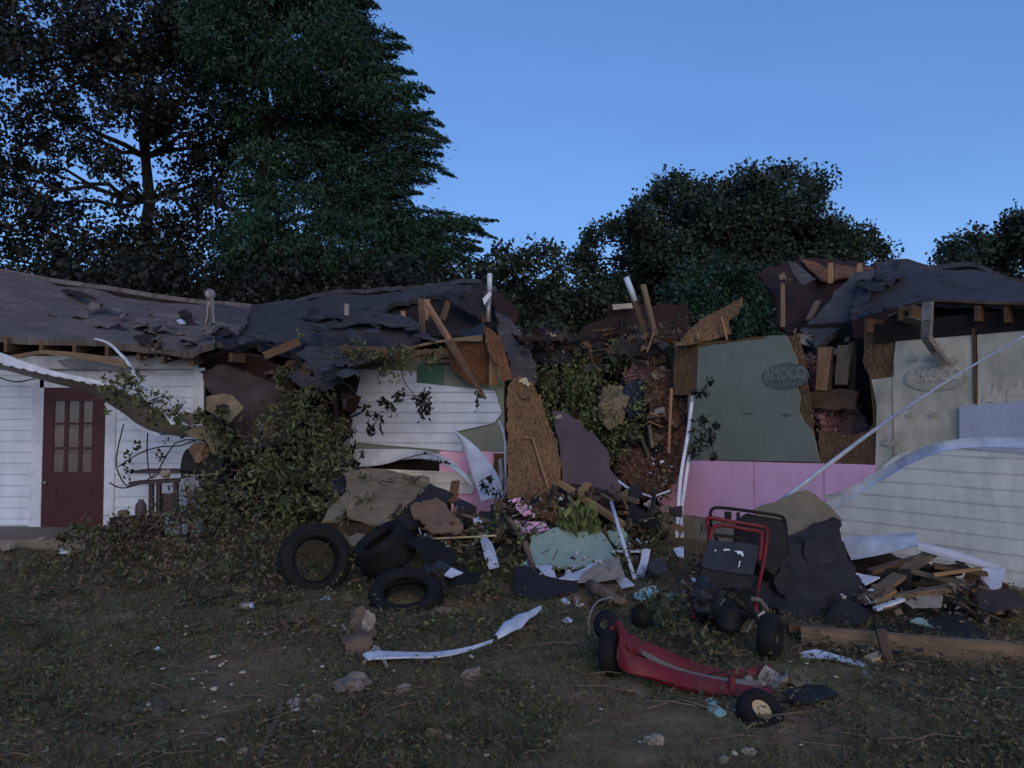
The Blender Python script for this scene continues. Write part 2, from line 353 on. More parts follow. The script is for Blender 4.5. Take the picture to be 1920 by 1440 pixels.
M = dict(
    siding=mat('white_siding', (.62, .65, .72), (.53, .55, .60), 3, .5, .15, 60, dirt=.18),
    trim=mat('white_trim', (.66, .68, .74), (.50, .51, .56), 5, .45, .1, 40, dirt=.35),
    cream=mat('cream_siding', (.66, .70, .78), (.56, .60, .68), 2, .6, .1, 40, dirt=.3),
    lilac=mat('lilac_siding', (.52, .51, .57), (.46, .45, .50), 2, .5, .1, 40, dirt=.15),
    door=mat('red_door_paint', (.05, .014, .019), (.036, .011, .015), 3, .5, .05, 20),
    pane=mat('curtained_pane', (.15, .135, .155), (.07, .065, .08), 5, .12, 0, spec=.6),
    shingle=mat('grey_shingle', (.135, .122, .14), (.095, .086, .10), 2.5, .9, .6, 90, kind='shingle'),
    shingle2=mat('dark_shingle', (.048, .052, .075), (.028, .030, .044), 2.5, .9, .7, 90, kind='shingle'),
    shingle3=mat('slate_shingle', (.075, .078, .095), (.048, .048, .058), 2.5, .9, .7, 90, kind='shingle'),
    felt=mat('black_felt', (.018, .018, .024), (.010, .010, .014), 4, .85, .6, 25),
    matshingle=mat('black_shingle_mat', (.026, .029, .040), (.015, .016, .023), 3, .95, .6, 70, kind='shingle', isl=-1),
    osb=mat('osb_board', (.138, .085, .046), (.09, .053, .028), 2, .8, .5, 50, kind='osb'),
    osb2=mat('weathered_osb_board', (.13, .062, .032), (.085, .04, .022), 2, .8, .5, 50, kind='osb'),
    foam=mat('green_foam_board', (.175, .215, .205), (.145, .18, .172), 2, .6, .1, 30, dirt=.2),
    foam2=mat('silver_foam_board', (.58, .57, .53), (.36, .36, .335), 1.6, .5, .2, 25, dirt=.5),
    foam3=mat('bright_green_foam_board', (.06, .14, .115), (.045, .105, .09), 2, .6, .1, 30),
    pink=mat('pink_foam_board', (.76, .46, .80), (.66, .40, .69), 2, .6, .1, 30, dirt=.15),
    ink=mat('faded_ink', (.05, .07, .085), (.115, .155, .15), 22, .7),
    ink2=mat('faded_grey_ink', (.21, .215, .21), (.40, .40, .375), 24, .7),
    wood=mat('pine_wood', (.30, .19, .115), (.22, .13, .075), 3, .75, .4, 40, kind='wood'),
    wood2=mat('dark_wood', (.12, .075, .048), (.075, .045, .03), 3, .8, .4, 40, kind='wood'),
    wood3=mat('grey_brown_wood', (.19, .145, .11), (.12, .09, .068), 3, .8, .4, 40, kind='wood'),
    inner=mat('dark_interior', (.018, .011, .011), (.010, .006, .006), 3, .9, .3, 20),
    redin=mat('dark_red_brown', (.026, .011, .012), (.013, .006, .007), 3, .85, .4, 15),
    tarp=mat('navy_cloth', (.018, .021, .045), (.010, .012, .026), 5, .7, .5, 10),
    maroon=mat('maroon_board', (.060, .045, .066), (.048, .036, .052), 3, .6, .1, 20),
    murk=mat('brown_tarp', (.046, .038, .046), (.03, .024, .029), 3, .8, .6, 12),
    insul=mat('pink_insulation', (.24, .13, .15), (.14, .075, .085), 7, 1, 1, 16),
    insul2=mat('brown_insulation', (.13, .072, .062), (.07, .038, .033), 7, 1, 1, 16),
    rubber=mat('black_rubber', (.010, .010, .013), (.006, .006, .008), 8, .75, .6, 45, spec=.2),
    tan=mat('tan_board', (.19, .16, .115), (.11, .085, .06), 5, .85, .6, 20, dirt=.4),
    card=mat('brown_cardboard', (.15, .10, .075), (.10, .066, .05), 4, .85, .3, 15),
    greyb=mat('grey_beige_panel', (.17, .155, .12), (.13, .117, .09), 3, .7, .2, 15, dirt=.3),
    conc=mat('concrete', (.17, .155, .16), (.12, .11, .11), 6, .9, .5, 40),
    aqua=mat('aqua_foam_board', (.24, .35, .36), (.18, .28, .285), 3, .6, .2, 20, dirt=.3),
    red=mat('red_metal_paint', (.15, .006, .011), (.075, .005, .008), 9, .55, .15, 30, dirt=.25),
    black=mat('black_plastic', (.014, .014, .018), (.008, .008, .010), 7, .7, .3, 30, spec=.2),
    vinyl=mat('black_vinyl', (.026, .030, .040), (.016, .018, .024), 9, .6, .3, 60),
    steel=mat('grey_metal', (.26, .26, .30), (.15, .15, .175), 8, .4, .2, 30, metal=.3, dirt=.3),
    stain=mat('pale_water_stain', (.55, .53, .50), (.36, .36, .34), 16, .5),
    awn=mat('beige_awning_metal', (.19, .17, .17), (.14, .125, .12), 3, .55, .15, 12, dirt=.3),
    pipe=mat('white_pvc', (.62, .66, .70), (.5, .53, .57), 6, .35, 0),
    plaster=mat('white_plaster', (.30, .28, .28), (.17, .16, .155), 12, .9, .5, 30, dirt=.3),
    cyan=mat('cyan_foam', (.28, .50, .52), (.2, .4, .42), 9, .7, .2, 30),
    yel=mat('pale_wood', (.40, .36, .26), (.28, .24, .17), 6, .7, .2, 30),
    leafG=mat('pale_far_leaf', (.040, .062, .046), (.018, .030, .026), 0.8, .6, isl=.5, trans=.15),
    bark=mat('bark', (.020, .017, .016), (.010, .009, .009), 9, .9, 1, 20),
    log=mat('grey_log', (.16, .12, .10), (.09, .065, .055), 9, .9, 1, 20, stretch=(1, 1, .3)),
    blue=mat('blue_paper', (.2, .35, .62), (.4, .45, .6), 12, .6),
    white=mat('paper_white', (.7, .7, .73), (.5, .5, .52), 10, .6),
    leafA=mat('dark_leaf', (.017, .023, .019), (.008, .011, .010), 1.2, .6, isl=.5, trans=.15),
    leafB=mat('fir_leaf', (.022, .064, .040), (.008, .024, .017), 0.8, .6, isl=.5, trans=.15),
    leafC=mat('far_leaf', (.028, .050, .036), (.012, .022, .018), 0.8, .6, isl=.5, trans=.15),
    leafD=mat('fallen_leaf', (.092, .108, .056), (.038, .048, .027), 2.2, .6, isl=.5, trans=.2),
    leafE=mat('bright_fallen_leaf', (.15, .20, .085), (.07, .095, .045), 3, .6, isl=.4, trans=.2),
    leafF=mat('brown_green_leaf', (.125, .098, .078), (.058, .048, .040), 2.2, .7, isl=.5, trans=.1),
    grass=mat('grass_blade', (.095, .115, .055), (.11, .085, .055), .8, .7, isl=.5, trans=.1),
    litter=mat('leaf_litter', (.085, .072, .058), (.045, .040, .033), 3, .85, isl=.6),
)
# ------------------------------------------------------------------ foliage
def leafquads(c, size, asp=0.45, droop=0.0, dirs=None):
    n = len(c); u = RNG.normal(size=(n, 3)) if dirs is None else dirs+RNG.normal(size=(n, 3))*0.5
    u[:, 2] -= droop; u /= np.linalg.norm(u, axis=1)[:, None]
    t = RNG.normal(size=(n, 3)); v = np.cross(u, t); v /= np.linalg.norm(v, axis=1)[:, None]
    s = size*RNG.uniform(0.6, 1.35, size=(n, 1)); L = u*s*0.5; Wd = v*s*0.5*asp
    V = np.stack([c-L, c+Wd-L*0.1, c+L, c-Wd-L*0.1], 1).reshape(-1, 3)
    return V
def build_leaves(name, V, m, p=None, **k):
    f = np.arange(len(V)).reshape(-1, 4)
    return mk(name, V, f, m, p, **k)
def blobpts(blobs, dens, sub=0.0, nsub=14, flat=1.0):
    """points filling 3D ellipsoids: blobs (centre, rx, ry, rz). sub>0 gathers the points into twig clumps"""
    out = []
    for (c, rx, ry, rz) in blobs:
        vol = rx*rz*4; n = max(6, int(dens*vol))
        if sub: n = max(2, n//nsub)
        d = RNG.normal(size=(n, 3)); d /= np.linalg.norm(d, axis=1)[:, None]
        r = RNG.uniform(0.25, 1, size=(n, 1))**0.5
        q = np.array(tuple(c))+d*r*np.array([rx, ry, rz])
        if sub:
            k = RNG.normal(size=(n, nsub, 3)); k *= (RNG.uniform(0, 1, size=(n, nsub, 1))**.45)/np.linalg.norm(k, axis=2)[:, :, None]; k = k*sub*1.7*np.array([1, 1, flat])*RNG.uniform(.5, 1.35, size=(n, 1, 1)); q = (q[:, None, :]+k).reshape(-1, 3)
        out.append(q)
    return np.concatenate(out)
def limb(m, a, b, r0, r1, wob=0.1, n=6):
    a = Vector(a); b = Vector(b); L = (b-a).length; pts = []
    for i in range(n+1):
        t = i/n; q = a.lerp(b, t)
        if 0 < i < n: q += Vector((random.uniform(-1, 1), random.uniform(-1, 1), random.uniform(-.6, .6)))*L*wob*0.5
        pts.append(q)
    m.tube(pts, [r0+(r1-r0)*i/n for i in range(n+1)], 7, cap=False); return pts
def tree(name, L, base, D, blobs, leaf, dens, sub=0.3, nsub=14, lm='leafA', r0=0.25, ydepth=1.0, asp=0.6, droop=0.0, fork=0.35, fronds=None, g=None, trunktop=None, flat=1.0):
    b0 = P(base, 784, D); b0.z = 0; e = empty(name, b0, L, 'tree', g)
    bl = []
    for i, t in enumerate(blobs):
        px, py, r = t[:3]; rr = r/F*D; dy = (t[3] if len(t) > 3 else random.uniform(-1, 1)*ydepth)
        bl.append((P(px, py, D+dy), rr, rr*1.1, rr*(t[4] if len(t) > 4 else 0.85)))
    main = list(bl)
    for (c_, rx, ry, rz) in main:      # uneven secondary clumps around each limb end
        for _ in range(2):
            k = random.uniform(.35, .62); bl.append((c_+Vector((random.uniform(-.6, .6)*rx, random.uniform(-.9, .9)*ry, random.uniform(-.7, .45)*rz)), rx*k, ry*k, rz*k))
    c = blobpts(bl, dens, sub, nsub, flat); V = [leafquads(c, leaf, asp, droop)]; bl = main
    tw = MB(); top = P(*(trunktop or (base, min(t[1] for t in blobs)+80)), D); h = top.z
    tr = limb(tw, b0-Vector((0, 0, .2)), top, r0, r0*0.3, 0.03, 9)
    tw.build('trunk', M['bark'], e, smooth=True)
    bm_ = MB()
    for (c_, rx, ry, rz) in bl:
        # start on trunk below the blob
        zz = max(h*fork*random.uniform(.6, 1), min(c_.z-rx*0.7, h*0.95)); s = min(tr, key=lambda q: abs(q.z-zz))
        pp = limb(bm_, s, c_, r0*0.28, 0.02, 0.12)
        for _ in range(3):
            q = random.choice(pp[2:]); d = Vector((random.uniform(-1, 1)*rx, random.uniform(-1, 1)*ry, random.uniform(-.3, 1)*rz))
            limb(bm_, q, c_+d*0.9, r0*0.08, 0.008, 0.12, 4)
    if fronds:
        for (x0, y0, x1, y1, dr) in fronds+[(q[0]+random.uniform(-25, 5), q[1]+random.uniform(8, 26), q[2]-random.uniform(8, 46), q[3]+random.uniform(4, 24), q[4]) for q in fronds]:
            x1 += random.uniform(-9, 5); y1 += random.uniform(-7, 7); dr *= random.uniform(.4, 1.6)
            a = P(x0, y0, D+random.uniform(-.6, .6)); b = P(x1, y1, D+random.uniform(-.8, .8)); mid = a.lerp(b, .55)+Vector((0, 0, dr*(b-a).length))
            pts = resample([a, mid, b], 14); bm_.tube(pts, [0.03-0.027*i/13 for i in range(14)], 5, cap=False)
            for i in range(1, 14):
                t = i/13; q = pts[i]; dirn = (pts[i]-pts[i-1]).normalized(); k = int(75*(1.15-t)+24)
                wdt = 0.42*(1.06-t)*random.uniform(.6, 1.25)
                off = RNG.normal(size=(k, 3))*np.array([wdt, wdt, wdt*0.45]); cc = np.array(tuple(q))+off*0.8; cc[:, 2] -= np.abs(off[:, 0])*0.35
                V.append(leafquads(cc, leaf*1.0, asp*0.7, 0.5, np.tile(np.array(tuple(dirn)), (k, 1))*1.2))
    bm_.build('branch', M['bark'], e)
    V = np.concatenate(V); build_leaves('crown', V, M[lm], e)
    return e

# ------------------------------------------------------------------ ground
def groundmat():
    m = bpy.data.materials.new('muddy_grass_ground'); m.use_nodes = True; nt = m.node_tree; N = nt.nodes; K = nt.links.new; b = N['Principled BSDF']; b.inputs['Roughness'].default_value = .9; b.inputs['Specular IOR Level'].default_value = .2
    tc = N.new('ShaderNodeTexCoord')
    def nz(sc, det=6):
        x = N.new('ShaderNodeTexNoise'); x.inputs['Scale'].default_value = sc; x.inputs['Detail'].default_value = det; x.inputs['Roughness'].default_value = .68; K(tc.outputs['Object'], x.inputs['Vector']); return x
    def ramp(n, a, b_, ca_, cb):
        r = N.new('ShaderNodeValToRGB'); r.color_ramp.elements[0].position = a; r.color_ramp.elements[1].position = b_; r.color_ramp.elements[0].color = (*ca_, 1); r.color_ramp.elements[1].color = (*cb, 1); K(n.outputs[0], r.inputs[0]); return r.outputs[0]
    def mx(f, a, c):
        x = N.new('ShaderNodeMix'); x.data_type = 'RGBA'; K(f, x.inputs[0]); K(a, x.inputs[6]); K(c, x.inputs[7]); return x.outputs[2]
    soil = ramp(nz(9), .35, .68, (.24, .13, .065), (.42, .26, .15)); green = ramp(nz(14), .35, .65, (.09, .078, .033), (.20, .175, .09))
    c = mx(ramp(nz(1.6, 8), .34, .66, (0, 0, 0), (1, 1, 1)), soil, green)
    grit = ramp(nz(45, 3), .62, .72, (0, 0, 0), (.6, .6, .6)); x = N.new('ShaderNodeMix'); x.data_type = 'RGBA'; K(grit, x.inputs[0]); K(c, x.inputs[6]); x.inputs[7].default_value = (.28, .21, .15, 1)
    K(x.outputs[2], b.inputs['Base Color'])
    bp_ = N.new('ShaderNodeBump'); bp_.inputs['Strength'].default_value = 1; bp_.inputs['Distance'].default_value = .05; K(nz(22, 8).outputs[0], bp_.inputs['Height']); K(bp_.outputs[0], b.inputs['Normal'])
    return m
def ground():
    xs = np.unique(np.concatenate([np.linspace(-300, -12, 12), np.linspace(-12, 12, 240), np.linspace(12, 300, 12)])); ys = np.unique(np.concatenate([np.linspace(-60, 1.5, 8), np.linspace(1.5, 14, 160), np.linspace(14, 500, 20)]))
    vs = []; 
    for y in ys:
        for x in xs:
            k = 1 if (abs(x) < 12 and 1.4 < y < 14.1) else 0
            vs.append((x, y, (gz(x, y)+0.02*noise.noise(Vector((x*6, y*6, 1))))*k))
    n = len(xs); a = np.arange(len(xs)*len(ys)).reshape(len(ys), n); f = np.stack([a[:-1, :-1], a[:-1, 1:], a[1:, 1:], a[1:, :-1]], -1).reshape(-1, 4)
    mk('ground', np.array(vs), f, groundmat(), kind='structure', smooth=True)
ground()
def grass():
    def field(x, y, s1, o): return np.array([noise.noise(Vector((a*s1, b*s1, o)))+0.4*noise.noise(Vector((a*s1*3, b*s1*3, o+2))) for a, b in zip(x, y)])
    n = 120000; d = RNG.uniform(0, 1, n)**1.5; y = 2.6+d*7.5; x = RNG.uniform(-1, 1, n)*(y*0.72)
    keep = field(x, y, .8, 7)+RNG.normal(size=n)*.15-0.05*x > -0.12; x = x[keep]; y = y[keep]; n = len(x)
    z = np.array([gz(a, b) for a, b in zip(x, y)]); h = RNG.uniform(.015, .06, n)
    a = RNG.uniform(0, 6.28, n); wd = .0032; lean = RNG.normal(size=(n, 2))*.045
    b0 = np.stack([x-np.cos(a)*wd, y-np.sin(a)*wd, z-.01], 1); b1 = np.stack([x+np.cos(a)*wd, y+np.sin(a)*wd, z-.01], 1); t = np.stack([x+lean[:, 0], y+lean[:, 1], z+h], 1)
    V = np.stack([b0, b1, t], 1).reshape(-1, 3); mk('grass', V, np.arange(len(V)).reshape(-1, 3), M['grass'], kind='stuff')
    n = 16000; y = 2.6+RNG.uniform(0, 1, n)**1.4*7; x = RNG.uniform(-1, 1, n)*(y*.72); keep = field(x, y, 1.1, 31) > -.1; x = x[keep]; y = y[keep]; n = len(x); z = np.array([gz(a, b) for a, b in zip(x, y)])+RNG.uniform(.005, .035, n)
    c = np.stack([x, y, z], 1); u = RNG.normal(size=(n, 3)); u[:, 2] *= .35
    V = leafquads(c, .024, .4, 0, u)
    V += (RNG.normal(size=V.shape)*.003); mk('leaf_litter', V, np.arange(len(V)).reshape(-1, 4), M['litter'], kind='stuff')
    # torn leafy clumps, thicker towards the house and to the left
    n = 4600; y = 2.8+RNG.uniform(0, 1, n)**.9*6.4; x = RNG.uniform(-1, 1, n)*(y*.72)
    keep = field(x, y, .9, 17)+RNG.normal(size=n)*.12-.045*x+.04*(y-6) > -.30; x = x[keep]; y = y[keep]; n = len(x); k = 22
    r = RNG.uniform(.03, .12, size=(n, 1, 1)); off = RNG.normal(size=(n, k, 3))*r*np.array([1, 1, .28]); off[:, :, 2] = np.abs(off[:, :, 2])
    z = np.array([gz(a, b) for a, b in zip(x, y)])+.01; c = (np.stack([x, y, z], 1)[:, None, :]+off).reshape(-1, 3); u = RNG.normal(size=(len(c), 3)); u[:, 2] *= .5
    V = leafquads(c, .034, .36, 0, u); mk('green_leaf_litter', V, np.arange(len(V)).reshape(-1, 4), [M['leafD'], M['leafF']], kind='stuff', mi=(RNG.uniform(size=len(c)) < .28).astype(np.int32))
    m = MB()
    for _ in range(420):
        yy = random.uniform(3, 9.2); xx = random.uniform(-1, 1)*yy*.7; q = Vector((xx, yy, gz(xx, yy)+.015)); a = random.uniform(0, 6.28); L = random.uniform(.06, .35); e_ = q+Vector((math.cos(a)*L, math.sin(a)*L, random.uniform(0, .04)))
        m.tube([q, q.lerp(e_, .5)+Vector((random.gauss(0, .02), random.gauss(0, .02), .01)), e_], [.005, .004, .002], 4)
    m.build('twig_litter', M['log'], kind='stuff')
grass()

# ------------------------------------------------------------------ trees
tree('broadleaf_tree', 'tall dark broadleaf tree with sky showing through, behind the grey roof by the door', 250, 22,
     [(-60, 60, 120), (40, 180, 90), (30, 300, 85), (60, 60, 95), (20, 420, 70), (120, 250, 75), (150, 110, 105), (110, 380, 60), (250, 40, 120), (330, 110, 110), (260, 180, 95), (340, 250, 85), (150, 480, 75), (60, 500, 70), (400, 60, 100), (430, 180, 85), (220, 330, 55), (420, 330, 80), (380, 420, 90), (270, 440, 90), (-40, 330, 80), (-30, 470, 80), (180, -20, 90), (460, 250, 70), (300, 520, 110), (180, 560, 90), (460, 480, 90), (360, 330, 60), (300, 470, 70), (390, 230, 70), (90, 420, 60), (200, 120, 80), (330, 20, 90)],
     .145, 205, .24, 34, 'leafA', .30, 1.6, .65, trunktop=(285, 130))
tree('fir_tree', 'tall dense dark green tree with drooping feathery sprays to its right side', 500, 20,
     [(470, 60, 110), (560, 40, 110), (600, 130, 110), (500, 180, 110), (630, 60, 70), (640, 200, 95), (560, 260, 110), (680, 290, 80), (620, 330, 95), (500, 340, 80), (680, 380, 80), (560, 440, 95), (650, 470, 85), (480, 460, 80), (740, 440, 60), (560, 540, 95), (680, 540, 70), (440, -20, 90), (560, -50, 110), (460, 560, 90), (770, 500, 40), (820, 520, 35)],
     .12, 900, .22, 30, 'leafB', .26, 1.3, .42, .7, trunktop=(495, 60), flat=.6,
     fronds=[(620, 10, 705, 15, .12), (650, 40, 712, 55, .1), (660, 70, 760, 65, .14), (690, 110, 768, 95, .12), (680, 130, 745, 150, .1), (700, 190, 812, 175, .13), (720, 210, 832, 228, .12), (700, 240, 820, 205, .13), (740, 280, 848, 268, .1), (720, 300, 836, 292, .12), (730, 310, 856, 325, .14), (690, 340, 800, 345, .1), (660, 370, 760, 362, .1), (640, 30, 690, -10, .1), (700, 420, 842, 405, .12), (720, 440, 900, 425, .14), (740, 450, 938, 420, .12), (720, 460, 930, 450, .1), (700, 470, 860, 470, .1), (690, 490, 830, 500, .1), (620, 420, 780, 440, .1), (760, 430, 850, 418, .1), (800, 470, 905, 468, .1), (650, 150, 780, 130, .12), (680, 165, 790, 190, .14), (700, 260, 826, 250, .12), (690, 330, 812, 315, .12), (660, 355, 770, 385, .1), (640, 90, 735, 90, .12), (600, -10, 700, 5, .1), (740, 480, 880, 490, .1), (780, 440, 915, 440, .14), (650, 400, 790, 395, .12), (700, 225, 838, 262, .14), (640, 380, 740, 400, .12)])
tree('broadleaf_tree', 'slim pale green tree rising right behind the roof ridge by the white vent pipe', 960, 30,
     [(960, 500, 45), (1010, 490, 42), (920, 520, 40), (1030, 530, 40), (980, 560, 55), (1060, 580, 55), (900, 570, 50), (940, 620, 60), (1030, 640, 60), (880, 500, 30), (850, 560, 45), (780, 540, 50), (700, 550, 50)], .19, 200, .30, 30, 'leafG', .18, 1.5, .65)
tree('oak_tree', 'large rounded dark oak tree behind the gap in the house', 1330, 30,
     [(1105, 447, 24), (1085, 478, 20), (1095, 500, 34), (1140, 436, 20), (1168, 425, 26), (1130, 560, 60), (1198, 400, 24), (1222, 372, 24), (1210, 430, 45), (1246, 345, 20), (1272, 338, 18), (1290, 352, 22), (1270, 385, 42), (1250, 480, 68), (1332, 352, 20), (1358, 366, 26), (1340, 410, 58), (1392, 336, 22), (1420, 328, 18), (1408, 365, 36), (1452, 322, 20), (1482, 326, 20), (1460, 365, 40), (1470, 420, 62), (1512, 338, 20), (1538, 346, 18), (1516, 380, 34), (1534, 412, 30), (1530, 455, 50), (1400, 460, 75), (1572, 428, 20), (1590, 450, 30), (1618, 440, 20), (1636, 466, 22), (1655, 478, 14), (1600, 480, 30), (1330, 540, 80), (1220, 560, 75), (1460, 520, 75), (1550, 510, 55), (1160, 620, 60), (1090, 610, 60), (1300, 430, 55), (1370, 430, 60), (1290, 480, 60), (1420, 410, 50), (1200, 470, 45), (1180, 520, 55), (1360, 500, 70), (1500, 470, 50), (1570, 490, 45), (1310, 390, 40)], .16, 430, .30, 36, 'leafC', .34, 2.2, .7)
tree('cedar_tree', 'bushy green tree right behind the broken wall between the two house wings', 1375, 19,
     [(1330, 520, 55), (1290, 560, 50), (1380, 540, 50), (1400, 600, 55), (1330, 600, 65), (1430, 560, 40), (1280, 620, 50), (1440, 620, 45)], .12, 700, .18, 30, 'leafB', .12, .7, .5, .2)
tree('broadleaf_tree', 'low dark tree behind the right house roof at the picture edge', 1850, 34,
     [(1780, 470, 25), (1820, 460, 34), (1850, 470, 40), (1900, 450, 38), (1930, 430, 40), (1960, 440, 60), (1800, 510, 45), (1880, 510, 50), (1770, 495, 20)], .18, 300, .36, 36, 'leafC', .2, 1.5, .7)
def woods():
    bl = []
    for i in range(110):
        px = -1100+i*40; D = random.uniform(38, 52); top = 570+random.uniform(-25, 25); r = 60*D/F
        for k in range(3): bl.append((P(px+random.uniform(-20, 20), top+30+k*55, D), r*1.3, r*1.2, r))
    c = blobpts(bl, 22, .5, 12); V = leafquads(c, .5, .7); mk('distant_woods', V, np.arange(len(V)).reshape(-1, 4), M['leafC'], kind='stuff')
woods()
def hedge():
    bl = [(P(px, 545+random.uniform(-15, 25)+k*60, 17.5+random.uniform(-.6, .6)), 1.0, .7, .8) for px in range(-700, 860, 55) for k in range(4)]
    c = blobpts(bl, 300, .24, 30); V = leafquads(c, .14, .6)
    e = empty('hedge', (P(400, 784, 17.5).x, 17.5, 0), 'dark overgrown hedge running behind the whole grey roof', 'hedge')
    build_leaves('foliage', V, M['leafA'], e)
    m = MB(); [m.tube([(P(px, 784, 17.5).x, 17.5, 0), (P(px+10, 700, 17.5).x, 17.4, 1.5), P(px-5, 580, 17.5)], [.07, .05, .02], 6) for px in range(-20, 860, 75)]; m.build('stem', M['bark'], e)
hedge()

# ------------------------------------------------------------------ left wing of the house (door, long grey roof, white clad wall)
def wbox(wall, x0, y0, x1, y1, off, dep, name, m_, p, m=None):
    a = wall.at(x0, y0); b = wall.at(x1, y1); u0, u1 = [(q-wall.a).dot(wall.d) for q in (a, b)]; mm = m or MB()
    c = wall.pt((u0+u1)/2, (a.z+b.z)/2, off-dep/2)
    mm.box(c, wall.d*abs(u1-u0)/2, wall.n*dep/2, Vector((0, 0, abs(a.z-b.z)/2)))
    return mm.build(name, M[m_], p) if m is None else None
HL = empty('house_wing', (-4.5, 11.5, 0), 'white clad house wing with dark red door and sagging torn shingle roof', 'house')
W1i = Wall((-7.7, 10.6), (-4.0, 10.6))
sheet('wall', [W1.at(-800, 655, -.02), W1.at(374, 670, -.02), W1.at(374, 1003, -.02), W1.at(-800, 1003, -.02)], M['trim'], .12, .6, p=HL)
siding('siding', W1, [(-790, 690), (70, 690), (70, 985), (-790, 985)], M['siding'], p=HL, z0=.08)
siding('siding', W1, [(213, 700), (372, 700), (372, 1000), (213, 1000)], M['siding'], p=HL, z0=.08)
wbox(W1, 366, 690, 380, 1003, .05, .06, 'corner_trim', 'trim', HL)
wbox(W1, -90, 668, 374, 692, .06, .05, 'frieze_board', 'trim', HL)
wbox(W1, 66, 712, 79, 1008, .05, .05, 'door_trim', 'trim', HL); wbox(W1, 203, 712, 215, 1008, .05, .05, 'door_trim', 'trim', HL); wbox(W1, 79, 712, 203, 727, .05, .05, 'door_trim', 'trim', HL)
m = MB(); wbox(W1, 79, 727, 98, 1003, .035, .045, '', '', None, m); wbox(W1, 177, 727, 203, 1003, .035, .045, '', '', None, m); wbox(W1, 98, 885, 177, 1003, .034, .044, '', '', None, m); wbox(W1, 98, 727, 177, 752, .034, .044, '', '', None, m)
door = m.build('door', M['door'], HL)
m = MB(); wbox(W1, 124, 752, 128, 885, .03, .03, '', '', None, m); wbox(W1, 151, 752, 155, 885, .03, .03, '', '', None, m); wbox(W1, 98, 792, 177, 796, .028, .028, '', '', None, m); wbox(W1, 98, 838, 177, 842, .028, .028, '', '', None, m); m.build('glazing_bar', M['door'], door)
for x0, y0, x1, y1 in ((104, 900, 172, 903), (104, 982, 172, 985), (104, 903, 107, 982), (169, 903, 172, 982)): wbox(W1, x0, y0, x1, y1, .039, .006, 'door_moulding', 'door', door)
for xa, xb in ((98, 124), (128, 151), (155, 177)):
    for ya, yb in ((752, 792), (796, 838), (842, 885)): wbox(W1, xa, ya, xb, yb, .012, .01, 'door_pane', 'pane', door)
m = MB(); k = W1.at(84, 905, .07); m.lathe([(.0, -.02), (.022, -.012), (.026, .004), (.014, .02), (.012, .045), (0.0, .046)], k, (0, 1, 0), 14, closed=False); m.build('handle', M['steel'], door, smooth=True)
# roof of this wing: eave (near) to ridge (far), falls and buckles towards the right
def roofpatch(name, pts, m_, p, thick=.09, h=.22, wave=.10, jag=.05, **k): return sheet(name, pts, M[m_], thick, h, jag, wave, 1.1, p=p, **k)
RL = roofpatch('roof', [(-820, 470, 13), (-140, 488, 13), (0, 512, 13), (60, 521, 13.1), (120, 533, 13.2), (270, 563, 13.4), (345, 566, 13.5), (470, 578, 13.7), (462, 600, 12.6), (440, 640, 10.9), (400, 642, 10.2), (345, 662, 9.9), (300, 655, 9.95), (240, 648, 10), (180, 636, 10.05), (0, 632, 10.1), (-140, 628, 10.1), (-820, 628, 10.1)], 'shingle', HL, wave=.07, jag=.03)
# rear slope so that the wing is closed from the sides
roofpatch('rear_roof', [(-820, 470, 13.06), (-140, 488, 13.06), (0, 512, 13.06), (120, 533, 13.26), (345, 566, 13.56), (470, 578, 13.76), Vector((-4.3, 16.2, 2.5)), Vector((-16, 16.2, 2.5))], 'shingle', HL, wave=0, jag=0)
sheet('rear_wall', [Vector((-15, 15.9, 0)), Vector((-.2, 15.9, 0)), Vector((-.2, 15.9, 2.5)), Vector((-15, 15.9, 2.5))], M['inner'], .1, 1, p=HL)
for t in ([(118, 540, 13.0), (150, 547, 12.7), (182, 562, 12.3), (150, 556, 12.35), (122, 549, 12.7)], [(330, 586, 12.3), (348, 578, 12.6), (360, 590, 12.2), (362, 604, 11.9), (385, 612, 11.6), (384, 628, 11.1), (350, 622, 11.2), (338, 612, 11.5), (352, 600, 11.9)], [(215, 612, 11.0), (222, 604, 11.1), (245, 622, 10.7), (212, 620, 10.7)], [(250, 632, 10.4), (275, 627, 10.5), (300, 632, 10.3), (300, 650, 9.95), (262, 645, 10.1)]):
    sheet('hole_shade_patch', [P(a, b, c-.12) for a, b, c in t], M['redin'], .02, .12, .025, .04, p=RL)  # dark patches laid on the shingles, coloured as the shade inside holes
for t in ([(278, 572, 12.9), (318, 572, 12.9), (338, 590, 12.2), (330, 608, 11.6), (296, 606, 11.7), (284, 592, 12.1)], [(150, 600, 11.2), (200, 604, 11.1), (218, 602, 11.1), (206, 616, 10.8), (178, 614, 10.85)], [(190, 575, 12.0), (240, 578, 11.9), (232, 583, 11.7), (200, 581, 11.8)], [(255, 592, 11.6), (290, 600, 11.3), (330, 622, 10.8), (290, 618, 10.8), (252, 604, 11.2)]):
    sheet('torn_shingle', [P(a, b, c-.2) for a, b, c in t], M['shingle'], .012, .12, .03, .06, 3, p=RL)
sheet('torn_shingle', [(402, 573, 13.0), (470, 579, 13.2), (463, 600, 12.3), (452, 622, 11.6), (405, 610, 11.9)], M['shingle3'], .012, .15, .02, .05, 2, p=RL)
sheet('torn_shingle', [(330, 600, 11.6), (340, 598, 11.6), (348, 606, 11.4), (336, 607, 11.4)], M['trim'], .01, .1, p=RL)
